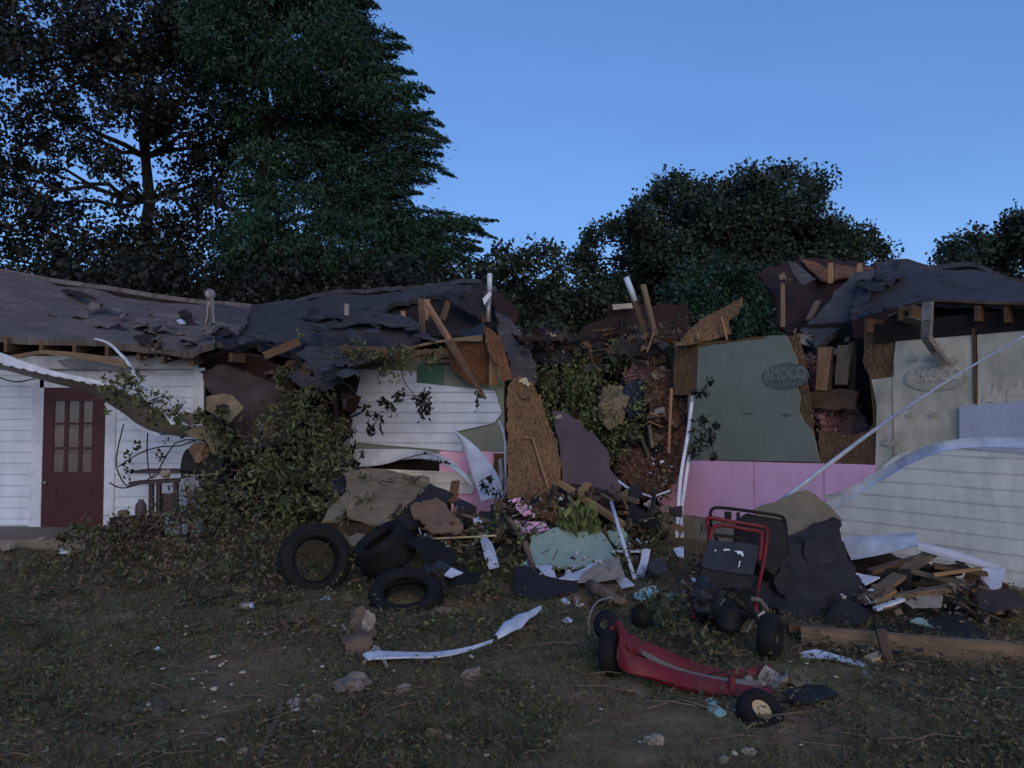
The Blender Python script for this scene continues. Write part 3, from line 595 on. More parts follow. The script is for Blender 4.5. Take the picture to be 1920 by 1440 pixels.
def flaps(par, m_, boxes, n, L=(.12, .4)):
    for _ in range(n):
        px, py, D, rx, ry = random.choice(boxes); x = px+random.uniform(-1, 1)*rx; y = py+random.uniform(-1, 1)*ry; D += -(y-py)*.03
        a = random.uniform(-.4, .4); l = random.uniform(*L)*F/D; hgt = l*random.uniform(.10, .22); dx, dy = math.cos(a)*l, math.sin(a)*l*.5
        sheet('torn_shingle', [P(x, y, D), P(x+dx*.5, y-hgt+dy*.5, D+.1), P(x+dx, y+dy, D+.05), P(x+dx*.8, y+dy+hgt*.6, D-.15), P(x+dx*.3, y+hgt*.7, D-.2)], M[m_], .012, .08, .02, .06, 5, p=par)
flaps(RL, 'felt', [(300, 620, 10.7, 90, 22), (380, 630, 10.6, 40, 10)], 5)
flaps(RL, 'shingle', [(300, 610, 10.8, 100, 25), (150, 580, 11.6, 90, 20)], 13, (.1, .3))
# eave: open rafter tails and hanging boards
m0 = None
sheet('eave_shade_sheet', [W1.at(-90, 624, .02), W1.at(380, 640, .02), W1.at(380, 690, .02), W1.at(-90, 672, .02)], M['redin'], .05, .4, .01, .02, p=HL)  # dark sheet: shade of the open eave put into its colour
for i, (x, y0, y1) in enumerate(((-60, 630, 656), (14, 632, 660), (80, 636, 662), (142, 638, 663), (203, 642, 668), (262, 650, 676), (308, 655, 682), (362, 660, 686), (-30, 630, 658))):
    m = MB(); a = P(x, (y0+y1)/2, 10.12); hh = (y1-y0)/F*10.1*.95; m.box(a+Vector((0, .3, .06)), Vector((0, .34, .07)), Vector((.022, 0, 0)), Vector((0, 0, hh/2))); m.build('rafter_tail', M['wood2'], HL)
loft('fascia_board', [(-40, 672, 10.0), (20, 666, 9.95), (75, 657, 9.85), (110, 658, 9.85), (170, 664, 9.9), (240, 676, 10)], [(-40, 682, 10.0), (20, 674, 9.95), (75, 664, 9.85), (110, 668, 9.85), (170, 676, 9.9), (240, 690, 10)], M['wood3'], .03, p=HL)
sheet('soffit_panel', [(105, 678, 10.3), (130, 672, 10.2), (245, 690, 10.15), (250, 700, 10.4), (120, 692, 10.45)], M['trim'], .01, .2, .01, .03, p=HL)
sheet('stoop', [Vector((-8.3, 9.5, .12)), Vector((-5.2, 9.5, .12)), Vector((-5.2, 10.55, .13)), Vector((-8.3, 10.55, .13))], M['conc'], .14, .4, .01, .01, p=HL)
# middle wall
W2b = lambda x, y, o=-.02: W2.at(x, y, o)
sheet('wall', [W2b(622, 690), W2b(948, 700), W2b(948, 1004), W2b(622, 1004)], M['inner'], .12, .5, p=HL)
siding('siding', W2, [(668, 692), (783, 692), (783, 728), (922, 723), (928, 733), (936, 744), (935, 766), (950, 783), (937, 787), (921, 800), (868, 806), (849, 807), (862, 817), (870, 840), (872, 849), (827, 844), (776, 841), (668, 841)], M['siding'], .151, .05, HL, proud=.018, z0=.02)
siding('siding', W2, [(612, 806), (668, 800), (668, 872), (616, 876)], M['siding'], .151, .03, HL, proud=.018, z0=.02)
wbox(W2, 661, 697, 670, 842, .09, .06, 'corner_trim', 'trim', HL)
sheet('foam_board', [W2b(655, 664, .02), W2b(800, 672, .02), W2b(880, 676, .02), W2b(945, 690, .02), W2b(947, 860, .02), W2b(655, 860, .02)], M['foam'], .02, .4, .008, p=HL)
sheet('foam_board', [W2b(782, 682, .035), W2b(832, 680, .035), W2b(832, 730, .035), W2b(783, 730, .035)], M['foam3'], .012, .3, .004, p=HL)
wbox(W2, 800, 676, 880, 681, .09, .05, 'top_plate', 'wood', HL)
sheet('foam_board', [W2b(824, 845, .03), W2b(946, 848, .03), W2b(946, 884, .03), W2b(824, 884, .03)], M['pink'], .02, .3, .004, p=HL)
sheet('foam_board', [W2b(846, 882, .028), W2b(948, 882, .028), W2b(948, 990, .028), W2b(846, 990, .028)], M['pink'], .02, .3, .004, p=HL)
siding('siding', W2, [(640, 876), (888, 879), (897, 926), (640, 928)], M['cream'], .151, .05, HL, proud=.012, z0=.02)
sheet('wall', [W2b(925, 850, .06), W2b(948, 850, .06), W2b(948, 925, .06), W2b(925, 900, .06)], M['osb2'], .02, .2, .01, p=HL)
loft('bent_siding', [(664, 842, 11.6), (735, 842, 11.58), (780, 843, 11.5), (812, 848, 11.2), (845, 862, 10.9), (868, 882, 10.7), (886, 906, 10.5)], [(664, 876, 11.6), (712, 872, 11.55), (755, 862, 11.4), (792, 860, 11.1), (826, 868, 10.85), (858, 886, 10.65), (884, 910, 10.48)], M['trim'], .006, 30, 4, -.03, p=HL)
sheet('sheathing', [(840, 640, 11.2), (905, 642, 11.1), (916, 650, 11.1), (916, 722, 11.3), (882, 722, 11.3), (845, 690, 11.3)], M['osb2'], .015, .2, .015, .02, p=HL)
m = MB(); m.beam(P(925, 657, 11), P(925, 722, 11.1), .12, .05); m.build('stud', M['wood'], HL)
# middle roof, sagging and torn
RM = roofpatch('roof', [(446, 580, 13.8), (560, 562, 13.9), (700, 548, 14), (800, 538, 14), (886, 530, 14), (884, 545, 13.6), (790, 556, 13), (745, 572, 12.6), (705, 588, 12.2), (770, 594, 12), (786, 604, 11.8), (784, 640, 11.3), (745, 650, 11.2), (700, 655, 11.1), (650, 690, 10.8), (636, 702, 10.6), (600, 706, 10.5), (566, 690, 10.5), (556, 664, 10.6), (520, 655, 10.8), (470, 640, 11.2), (430, 646, 11), (436, 600, 12.8)], 'shingle2', HL, wave=.12, jag=.04, h=.2)
roofpatch('rear_roof', [(446, 580, 13.9), (700, 548, 14.06), (886, 530, 14.06), (930, 545, 14.06), Vector((-.3, 16.6, 2.6)), Vector((-5, 16.6, 2.6))], 'shingle2', HL, wave=0, jag=0.03)
sheet('torn_shingle', [(565, 596, 12.4), (584, 572, 12.9), (604, 588, 12.7), (642, 600, 12.3), (600, 600, 12.2)], M['felt'], .02, .12, .03, .08, 3, p=RM)  # black piece on the roof, its colour standing for a hole's shade
for t in ([(612, 612, 12.0), (640, 596, 12.2), (765, 592, 11.9), (788, 604, 11.6), (786, 618, 11.4), (700, 606, 11.7)], [(470, 628, 11.2), (520, 634, 11.1), (548, 640, 10.9), (500, 640, 10.9)], [(556, 660, 10.6), (610, 640, 11), (652, 652, 10.9), (640, 700, 10.5), (590, 704, 10.4)], [(640, 700, 10.5), (700, 672, 10.8), (706, 660, 10.9), (652, 652, 11)], [(740, 552, 13.4), (780, 548, 13.4), (778, 556, 13.1), (742, 560, 13.1)]):
    sheet('torn_shingle', [P(a, b, c-.12) for a, b, c in t], M['shingle2'], .015, .12, .03, .07, 3, p=RM)
sheet('torn_shingle', [(535, 690, 10.5), (590, 706, 10.3), (640, 706, 10.3), (655, 700, 10.3), (612, 740, 10.2), (590, 728, 10.2), (556, 720, 10.3)], M['shingle2'], .02, .12, .05, .1, 3, p=RM)
flaps(RM, 'felt', [(520, 650, 10.7, 60, 12), (620, 610, 11.6, 120, 30), (600, 690, 10.3, 40, 20), (820, 560, 12.6, 60, 10)], 14)
flaps(RM, 'shingle2', [(500, 640, 10.8, 70, 14), (600, 680, 10.3, 60, 26), (700, 610, 11.5, 80, 20)], 14)
m = MB(); m.tube([P(650, 592, 12.2), P(650, 570, 12.2)], .045, 10); m.build('vent_stub', M['steel'], RM)
sheet('attic_inside', [(690, 590, 12.5), (790, 556, 13.3), (886, 540, 13.9), (925, 545, 13.9), (930, 610, 12.8), (880, 628, 12), (790, 624, 12), (700, 640, 12.1)], M['inner'], .04, .25, .02, .1, p=HL)  # near-black sheet painted as the shade inside the torn roof
for a, b, wd, m_ in (((790, 562, 12.3), (792, 628, 11.8), .1, 'wood2'), ((802, 562, 12.2), (797, 602, 12.1), .09, 'wood'), ((755, 585, 12.4), (757, 600, 12.3), .07, 'wood'), ((845, 555, 12.8), (830, 600, 12.3), .1, 'wood2'), ((880, 548, 13), (912, 606, 12.4), .12, 'wood2')):
    m = MB(); m.beam(P(*a), P(*b), wd, .045); m.build('rafter', M[m_], HL)
for t, m_ in (([(886, 530, 13.6), (912, 528, 13.4), (930, 545, 13.3), (972, 578, 13), (968, 586, 13), (930, 572, 13), (915, 560, 13.1), (890, 560, 13.2)], 'felt'), ([(925, 545, 13.1), (945, 556, 13), (972, 580, 12.8), (966, 608, 12.7), (930, 590, 12.8)], 'redin'), ([(840, 560, 12.6), (890, 545, 12.7), (905, 560, 12.6), (900, 600, 12.3), (870, 580, 12.4)], 'felt'), ([(905, 548, 12.9), (916, 544, 12.9), (918, 570, 12.8), (904, 580, 12.7)], 'shingle3')):
    sheet('roof_remnant', t, M[m_], .03, .15, .04, .1, 2, p=HL)
# fascia lying along the middle eave
loft('fascia_board', [(636, 648, 10.7), (700, 650, 10.8), (780, 656, 10.9), (850, 650, 11)], [(636, 668, 10.7), (700, 670, 10.8), (780, 676, 10.9), (850, 668, 11)], M['wood2'], .035, p=HL)
loft('fascia_board', [(735, 660, 10.8), (800, 642, 10.9), (850, 634, 11), (905, 628, 11)], [(735, 664, 10.8), (800, 647, 10.9), (850, 640, 11), (905, 640, 11)], M['wood3'], .03, p=HL)
sheet('ceiling_remnant', [(380, 660, 10.3), (440, 655, 10.5), (470, 665, 10.6), (540, 690, 10.6), (560, 725, 10.6), (520, 740, 10.7), (450, 720, 10.8), (400, 705, 10.8)], M['redin'], .04, .2, .05, .12, p=HL)
m = MB(); m.beam(P(495, 668, 10.4), P(562, 640, 10.5), .05, .11); m.build('rafter', M['wood2'], HL)
m = MB(); m.beam(P(432, 670, 10.3), P(458, 672, 10.6), .05, .12); m.build('rafter', M['wood2'], HL)

# ------------------------------------------------------------------ right wing of the house
HR = empty('house_wing', (4.8, 9.5, 0), 'right house wing stripped to pink and green foam boards under a torn dark roof', 'house')
w3 = lambda pts, o: [W3.at(x, y, o) for x, y in pts]
sheet('sheathing', w3([(1265, 650), (1340, 640), (1430, 631), (1495, 629), (1503, 655), (1512, 700), (1519, 760), (1530, 830), (1536, 866), (1536, 1010), (1262, 1010), (1240, 965), (1262, 900), (1285, 858), (1290, 740), (1262, 740)], 0), M['osb'], .015, .25, .015, p=HR)
sheet('sheathing', w3([(1536, 806), (1560, 812), (1600, 816), (1628, 808), (1640, 790), (1640, 1030), (1530, 1020)], -.004), M['osb'], .015, .25, .02, p=HR)
sheet('sheathing', w3([(1622, 622), (1680, 617), (1960, 604), (1960, 1130), (1634, 1030), (1638, 800), (1630, 705), (1618, 680)], 0), M['osb'], .015, .3, .012, p=HR, jwhich=[0, 5, 6, 7])
gb = sheet('foam_board', w3([(1309, 652), (1340, 646), (1400, 638), (1432, 636), (1440, 629), (1474, 629), (1482, 650), (1492, 668), (1496, 690), (1508, 700), (1506, 716), (1494, 726), (1500, 745), (1497, 770), (1506, 790), (1520, 806), (1530, 836), (1536, 866), (1288, 862), (1290, 745), (1306, 740), (1306, 714)], .02), M['foam'], .02, .3, .012, .006, p=HR, jwhich=[0, 1, 2, 3, 4, 5, 6, 7, 8, 9, 10, 11, 12, 13, 14, 15, 19, 20, 21])
pk = sheet('foam_board', w3([(1285, 863), (1412, 866), (1412, 1003), (1308, 1002), (1240, 968), (1236, 940), (1262, 905)], .022), M['pink'], .02, .3, .004, p=HR)
sheet('foam_board', w3([(1414, 866), (1544, 869), (1544, 1010), (1414, 1003)], .022), M['pink'], .02, .3, .003, p=HR)
sheet('foam_board', w3([(1546, 869), (1640, 872), (1640, 1030), (1546, 1010)], .024), M['pink'], .02, .3, .003, p=HR)
wbox(W3, 1240, 1001, 1650, 1012, .03, .05, 'sill_board', 'plaster', HR)
sf = sheet('foam_board', w3([(1679, 622), (1826, 617), (1830, 770), (1830, 860), (1640, 890), (1644, 760), (1634, 712), (1676, 706)], .02), M['foam2'], .02, .3, .012, .01, p=HR, jwhich=[5, 6, 7, 0])
sheet('foam_board', w3([(1832, 616), (1960, 605), (1960, 860), (1834, 860)], .02), M['foam2'], .02, .3, .004, .01, p=HR)
wbox(W3, 1825, 616, 1834, 757, .035, .03, 'seam_tape', 'wood2', HR)
wbox(W3, 1676, 700, 1679, 860, .03, .012, 'seam_tape', 'plaster', HR)
sheet('water_stain', w3([(1842, 756), (1848, 738), (1856, 742), (1862, 716), (1870, 738), (1880, 722), (1888, 745), (1915, 712), (1930, 742), (1960, 725), (1960, 757)], .026), M['stain'], .002, .06, .03, p=HR)
sheet('siding', w3([(1799, 762), (1960, 748), (1960, 856), (1799, 840)], .06), M['lilac'], .02, .3, p=HR)
siding('siding', W3, [(1700, 842), (1790, 832), (1960, 835), (1960, 1140), (1640, 1080), (1545, 1060), (1562, 985), (1545, 950), (1600, 915), (1650, 885)], M['cream'], .15, .04, HR, z0=.02, wob=.015, proud=.004)
# printed marks on the foam boards
def logo(wall, px, py, wd, ht, m_ink, fill, par, off, txt='AMOCO'):
    c = wall.at(px, py, off); n = 40; vs = [c]+[c+wall.d*math.cos(t*2*math.pi/n)*wd/2+Vector((0, 0, math.sin(t*2*math.pi/n)*ht/2)) for t in range(n)]
    mk('printed_logo', vs, [(0, i+1, (i+1) % n+1) for i in range(n)], M[m_ink], par)
    tcu = bpy.data.curves.new('text', 'FONT'); tcu.body = txt; tcu.size = ht*.62; tcu.align_x = 'CENTER'; tcu.align_y = 'CENTER'; tcu.offset = .004
    to = bpy.data.objects.new('printed_word', tcu); COL.objects.link(to); bpy.context.view_layer.update()
    me = bpy.data.meshes.new_from_object(to.evaluated_get(bpy.context.evaluated_depsgraph_get())); bpy.data.objects.remove(to)
    k = wd*.86/max(.01, max(v.co.x for v in me.vertices)*2); me.materials.append(M[fill])
    for v in me.vertices: x, y = v.co.x*k, v.co.y; q = wall.d*x+Vector((0, 0, y+ht*.1))+wall.n*.0015; v.co = q
    me.name = 'printed_word'; o = bpy.data.objects.new('printed_word', me); COL.objects.link(o); o.parent = par; o.location = c-worldloc(par)
logo(W3, 1471, 706, .66, .32, 'ink', 'foam', gb, .024, 'AMOCO'); logo(W3, 1752, 708, .62, .27, 'ink2', 'foam2', sf, .0325, 'AMOCO')
for wl, x, y, wd, ht, m_, par, off in ((W3, 1473, 778, .13, .05, 'ink', gb, .0245), (W3, 1402, 776, .2, .03, 'ink', gb, .0245), (W3, 1332, 777, .18, .02, 'ink', gb, .0245), (W3, 1750, 778, .11, .07, 'ink2', sf, .033), (W3, 1706, 778, .09, .06, 'ink2', sf, .033), (W3, 1668, 830, .2, .1, 'ink2', sf, .033), (W3, 1710, 674, .1, .07, 'ink2', sf, .033), (W3, 1746, 672, .13, .09, 'ink2', sf, .033), (W3, 1785, 675, .16, .08, 'ink2', sf, .033)):
    c = wl.at(x, y, off); n = 16; vs = [c]+[c+wl.d*math.cos(t*2*math.pi/n)*wd/2*random.uniform(.5, 1.2)+Vector((0, 0, math.sin(t*2*math.pi/n)*ht/2*random.uniform(.5, 1.2))) for t in range(n)]
    mk('printed_mark', vs, [(0, i+1, (i+1) % n+1) for i in range(n)], M[m_], par)
# roof
RR = roofpatch('roof', [(1640, 510, 12), (1652, 498, 12.2), (1690, 493, 12.2), (1760, 505, 12), (1960, 526, 11.2), (2350, 548, 9.4), (2350, 572, 5.4), (1960, 568, 6.9), (1850, 567, 7.4), (1738, 563, 8), (1722, 570, 8.2), (1684, 586, 8.5), (1640, 596, 8.9), (1600, 602, 9.1), (1592, 592, 9.4), (1604, 560, 10.3)], 'shingle2', HR, wave=.08, jag=.025, thick=.07)
roofpatch('rear_roof', [(1640, 500, 12.3), (1690, 494, 12.26), (1760, 506, 12.06), (1960, 527, 11.26), Vector((11, 14.5, 2.4)), Vector((5, 15.5, 2.4))], 'shingle2', HR, wave=0, jag=0)
flaps(RR, 'felt', [(1630, 560, 9.6, 30, 25), (1640, 585, 9.0, 30, 8), (1620, 530, 10.4, 20, 20)], 9)
sheet('torn_shingle', [(1665, 500, 11.7), (1680, 492, 11.7), (1690, 489, 11.8), (1688, 497, 11.6), (1670, 508, 11.3)], M['felt'], .02, .1, .02, .03, p=RR)
sheet('torn_shingle', [(1440+205, 506, 11.6), (1650, 500, 11.8), (1700, 510, 11), (1640, 545, 10), (1600, 590, 9.3), (1590, 588, 9.4), (1618, 540, 10.4)], M['shingle2'], .02, .15, .03, .1, 3, p=RR)
loft('eave_board', [(1600, 606, 9), (1660, 596, 8.6), (1738, 567, 7.95), (1850, 570, 7.35), (1960, 572, 6.85)], [(1602, 610, 9.05), (1660, 600, 8.65), (1738, 570, 8.0), (1850, 575, 7.4), (1960, 578, 6.9)], M['wood2'], .03, p=HR)
sheet('eave_shade_sheet', [W3.at(1596, 600, -.3), W3.at(1740, 560, -.35), W3.at(1960, 566, -.35), W3.at(1960, 622, -.35), W3.at(1600, 636, -.3)], M['redin'], .05, .3, .01, .03, p=HR)  # dark sheet behind the rafter tails, its colour standing for eave shade
for i, (x, y) in enumerate(((1702, 590), (1722, 588), (1845, 590), (1900, 592), (1640, 612), (1955, 594))):
    m = MB(); c = W3.at(x, y, -.02); m.box(c, W3.n*.16, W3.d*.02, Vector((0, 0, .075))); m.build('rafter_tail', M['wood2'], HR)
sheet('soffit_panel', [W3.at(1682, 598, .1), W3.at(1704, 594, .15), W3.at(1738, 604, .2), W3.at(1728, 612, .1), W3.at(1694, 606, .05)], M['greyb'], .01, .1, .01, .02, p=HR)
wbox(W3, 1640, 608, 1960, 617, .03, .03, 'frieze_board', 'inner', HR)  # near-black colour carries the painted eave shade onto this board
# downspout, bent back against the wall
dsp = lambda x, y, o: W3.at(x, y, o)
m = MB(); pts = [dsp(1740, 566, .42), dsp(1739, 600, .40), dsp(1737, 632, .34), dsp(1752, 655, .14), dsp(1770, 682, .06)]
for a, b in zip(pts, pts[1:]): m.beam(a, b, .085, .06, up=W3.n)
m.build('downspout', M['steel'], HR)
# collapsed roof slab and gable interior
roofpatch('fallen_roof_slab', [(1600, 522, 11), (1640, 508, 11.2), (1628, 545, 10.5), (1600, 595, 9.7), (1560, 628, 9.6), (1530, 655, 9.6), (1512, 640, 9.8), (1500, 622, 10), (1540, 580, 10.4), (1565, 548, 10.7)], 'shingle3', HR, wave=.1, jag=.03)
sheet('attic_inside', [(1422, 518, 12), (1440, 500, 12.1), (1500, 490, 12.2), (1640, 496, 12.3), (1630, 560, 11.6), (1560, 620, 11), (1500, 640, 10.9), (1456, 600, 11.2), (1452, 560, 11.5), (1432, 540, 11.8)], M['redin'], .05, .25, .05, .15, p=HR)
sheet('attic_inside', [(1500, 490, 12.1), (1560, 493, 12.1), (1640, 497, 12.2), (1600, 520, 11.7), (1540, 530, 11.6)], M['osb2'], .03, .2, .02, .06, p=HR)
for a, b, wd, m_ in (((1468, 532, 11.2), (1468, 614, 10.9), .06, 'wood3'), ((1558, 494, 11.4), (1557, 532, 11.3), .07, 'wood'), ((1612, 495, 11.4), (1611, 516, 11.3), .07, 'wood'), ((1534, 566, 11), (1516, 600, 10.7), .08, 'wood3')):
    m = MB(); m.beam(P(*a), P(*b), wd, .04); m.build('rafter', M[m_], HR)
sheet('torn_shingle', [(1478, 490, 11.3), (1490, 492, 11.3), (1530, 522, 10.9), (1506, 534, 10.8), (1488, 512, 11)], M['shingle3'], .015, .12, .01, .04, p=HR)
sheet('torn_shingle', [(1460, 516, 11.2), (1470, 508, 11.2), (1475, 520, 11.1), (1463, 524, 11.1)], M['wood3'], .015, .12, .01, .04, p=HR)
sheet('torn_shingle', [(1472, 526, 11.1), (1500, 517, 11.0), (1502, 521, 11.0), (1480, 530, 11.1)], M['wood3'], .015, .12, .01, .02, p=HR)
u0 = W3.sz(1959, 800)[0]; sheet('wall', [W3.pt(u0, 0, .03), W3.pt(u0+3.5, 0, .03), W3.pt(u0+3.5, 2.5, .03), W3.pt(u0, 2.5, .03)], M['cream'], .1, .5, p=HR)
# inside of the gap
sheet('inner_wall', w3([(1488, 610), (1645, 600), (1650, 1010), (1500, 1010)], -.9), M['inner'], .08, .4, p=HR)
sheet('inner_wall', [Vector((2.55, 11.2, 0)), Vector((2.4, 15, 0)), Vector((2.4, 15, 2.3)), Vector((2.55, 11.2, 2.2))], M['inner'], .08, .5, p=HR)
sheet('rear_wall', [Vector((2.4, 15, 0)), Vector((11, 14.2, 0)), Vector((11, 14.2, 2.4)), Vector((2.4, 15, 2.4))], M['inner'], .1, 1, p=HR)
for a, b, wd, m_ in (((1548, 652, .0), (1541, 732, .0), .16, 'wood'), ((1556, 650, -.05), (1553, 732, -.05), .1, 'wood2'), ((1585, 648, 0), (1576, 722, 0), .17, 'wood3'), ((1597, 640, -.2), (1598, 730, -.2), .08, 'wood2')):
    m = MB(); m.beam(W3.at(a[0], a[1], a[2]-.2), W3.at(b[0], b[1], b[2]-.15), wd, .04, up=W3.n, taper=.8, jit=.01); m.build('stud', M[m_], HR)
sheet('header_board', w3([(1500, 738), (1560, 730), (1608, 735), (1600, 768), (1520, 765)], -.15), M['wood2'], .04, .2, .02, .03, p=HR)
wbox(W3, 1618, 622, 1632, 690, -.02, .05, 'stud', 'wood', HR)
# ------------------------------------------------------------------ loose wreckage
def gd(px, py, dz=0.0):
    q = G(px, py); q.z = gz(q.x, q.y)+dz; return q
def GD(py): return CZ*F/(py-784)
def S1(name, pts, m_, L, c, **k):
    return sheet(name, pts, M[m_], L=L, c=c, **k)
def S1n(name, pts, m_, L, c, **k):
    return S1(name, [(x, y, d-.35) for x, y, d in pts], m_, L, c, **k)
def beamobj(name, a, b, wd, ht, m_, L, c, up=None, taper=1, jit=.004, g=None, p=None):
    m = MB(); a, b = V3(a), V3(b); n = 5; bow = Vector((0, 0, random.uniform(-.01, .01)))
    m.beam(a, b, wd, ht, up, 0, taper, jit); return m.build(name, M[m_], p, L, c, g)
def bush(name, L, c, blobs, dens, leaf, m_, sub=.12, nsub=10, asp=.45, droop=.3, twigs=30, tw_r=.012, g=None, m2=None, f2=.3):
    bl = [(P(px, py, D), rx/F*D, (rz if rz else rx/F*D), ry/F*D) for (px, py, D, rx, ry, rz) in [(b+(None,) if len(b) == 5 else b) for b in blobs]]
    b0 = Vector(bl[0][0]); b0.z = min(q[0].z-q[3] for q in bl); e = empty(name, b0, L, c, g)
    cpt = blobpts(bl, dens, sub, nsub); cpt[:, 2] = np.maximum(cpt[:, 2], 0.02); V = leafquads(cpt, leaf, asp, droop)
    mats = [M[m_]]; mi = None
    if m2: mats.append(M[m2]); mi = (RNG.uniform(size=len(cpt)) < f2).astype(np.int32)
    mk('foliage', V, np.arange(len(V)).reshape(-1, 4), mats, e, mi=mi)
    for _ in range(min(twigs, 40)):
        m = MB(); q = random.choice(bl); d = lambda: Vector((random.uniform(-1, 1)*q[1], random.uniform(-1, 1)*q[2], random.uniform(-1, 1)*q[3]))
        a = q[0]+d()*.3; b = q[0]+d()*1.1; a.z = max(a.z, .03); b.z = max(b.z, .03); limb(m, a, b, tw_r*random.uniform(.4, .9), .002, .15, 4); m.build('twig', M['bark'] if random.random() < .7 else M['log'], e)
    return e
def rubble(name, blobs, n, smin, smax, mats, kind='stuff'):
    """countless small broken pieces filling a heap"""
    m = MB()
    for _ in range(n):
        px, py, D, rx, ry, rz = random.choice(blobs)
        c = P(px+random.gauss(0, .5)*rx, py+random.gauss(0, .5)*ry, D+random.gauss(0, .5)*rz); c.z = max(c.z, .02)
        s = random.uniform(smin, smax); X = Vector((random.gauss(0, 1), random.gauss(0, 1), random.gauss(0, .6))).normalized(); Y = X.cross(Vector((random.gauss(0, 1), random.gauss(0, 1), random.gauss(0, 1)))).normalized(); Z = X.cross(Y)
        k = random.random()
        if k < .4: m.box(c, X*s, Y*s*.12, Z*s*.06, random.randrange(len(mats)), .9, s*.03)
        else: m.box(c, X*s*.5, Y*s*random.uniform(.25, .5), Z*.008, random.randrange(len(mats)), random.uniform(.4, 1), s*.09)
    return m.build(name, [M[q] for q in mats], kind=kind)
def chunk(name, c, r, m_, L, cat, g=None, sq=(1, 1, .5), p=None, ns=2.5, rot=None, sub=3):
    b = bmesh.new(); bmesh.ops.create_icosphere(b, subdivisions=sub, radius=1); sdv = random.uniform(0, 50); rz = Matrix.Rotation(rot if rot is not None else random.uniform(0, 3), 3, 'Z'); vs = []
    for v in b.verts:
        k = 1+.55*noise.noise(v.co*ns*.5+Vector((sdv,)*3))+.2*noise.noise(v.co*ns*1.7+Vector((sdv,)*3)); q = v.co*k; vs.append(Vector(c)+rz@Vector((q.x*sq[0]*r, q.y*sq[1]*r, q.z*sq[2]*r)))
    fs = [tuple(v.index for v in f.verts) for f in b.faces]; b.free()
    return mk(name, vs, fs, M[m_], p, L, cat, g)

# --- collapsed rubble filling the two gaps
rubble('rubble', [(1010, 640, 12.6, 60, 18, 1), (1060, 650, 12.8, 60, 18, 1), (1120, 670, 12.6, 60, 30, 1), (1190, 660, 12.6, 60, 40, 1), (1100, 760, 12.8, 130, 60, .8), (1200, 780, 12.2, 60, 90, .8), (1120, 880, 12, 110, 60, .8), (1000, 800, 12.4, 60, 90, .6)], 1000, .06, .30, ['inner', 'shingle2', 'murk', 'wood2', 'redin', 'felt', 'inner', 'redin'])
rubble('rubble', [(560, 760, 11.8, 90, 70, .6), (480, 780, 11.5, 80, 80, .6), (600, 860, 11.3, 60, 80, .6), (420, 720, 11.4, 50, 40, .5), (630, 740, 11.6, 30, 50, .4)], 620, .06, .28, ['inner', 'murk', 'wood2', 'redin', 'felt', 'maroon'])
rubble('rubble', [(1210, 1000, 9.0, 60, 40, .3), (1000, 1010, 9.4, 100, 40, .3), (880, 990, 8.8, 90, 40, .4), (1640, 1110, 7.3, 60, 35, .2), (1760, 1110, 7.0, 80, 30, .15), (1150, 960, 9.5, 70, 50, .3), (780, 1000, 8.6, 80, 40, .4), (1840, 1150, 6.4, 60, 30, .3)], 420, .04, .17, ['wood2', 'murk', 'wood3', 'felt', 'greyb', 'felt', 'card', 'redin', 'murk'])
rubble('splinters', [(1010, 650, 11.9, 60, 20, .4), (1120, 670, 12, 80, 30, .4), (1220, 680, 11.6, 50, 40, .4), (900, 990, 8.6, 70, 30, .3), (1090, 950, 9.2, 90, 40, .3), (1200, 980, 8.9, 50, 40, .3), (600, 800, 10.6, 60, 60, .3), (1230, 830, 10.6, 40, 60, .3), (560, 700, 10.8, 60, 20, .3), (1760, 1090, 6.7, 80, 30, .2)], 260, .08, .3, ['wood3', 'wood2', 'murk', 'inner', 'felt', 'log'])
rubble('crumbs', [(860, 1010, 8.1, 90, 40, .3), (1050, 1070, 7.7, 110, 30, .3), (1200, 1040, 8.1, 70, 40, .3), (1000, 960, 9.1, 80, 30, .2), (1310, 1100, 6.9, 50, 40, .3), (1700, 1130, 6.4, 120, 30, .3), (700, 1010, 8.2, 80, 20, .3), (1240, 900, 9.9, 40, 60, .2), (460, 850, 9.7, 60, 60, .3)], 900, .012, .06, ['wood3', 'tan', 'plaster', 'murk', 'felt', 'insul2', 'trim', 'leafD', 'wood2'])
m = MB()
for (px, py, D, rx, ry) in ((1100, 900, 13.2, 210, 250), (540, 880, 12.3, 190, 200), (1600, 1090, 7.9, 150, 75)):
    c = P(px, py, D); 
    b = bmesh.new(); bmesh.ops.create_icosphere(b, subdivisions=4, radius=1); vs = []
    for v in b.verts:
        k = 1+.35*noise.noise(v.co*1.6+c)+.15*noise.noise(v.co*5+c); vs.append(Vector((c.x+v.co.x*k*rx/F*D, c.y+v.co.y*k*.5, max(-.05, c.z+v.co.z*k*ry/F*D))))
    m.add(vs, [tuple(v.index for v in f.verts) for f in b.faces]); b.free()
m.build('rubble_core', M['inner'], kind='stuff')

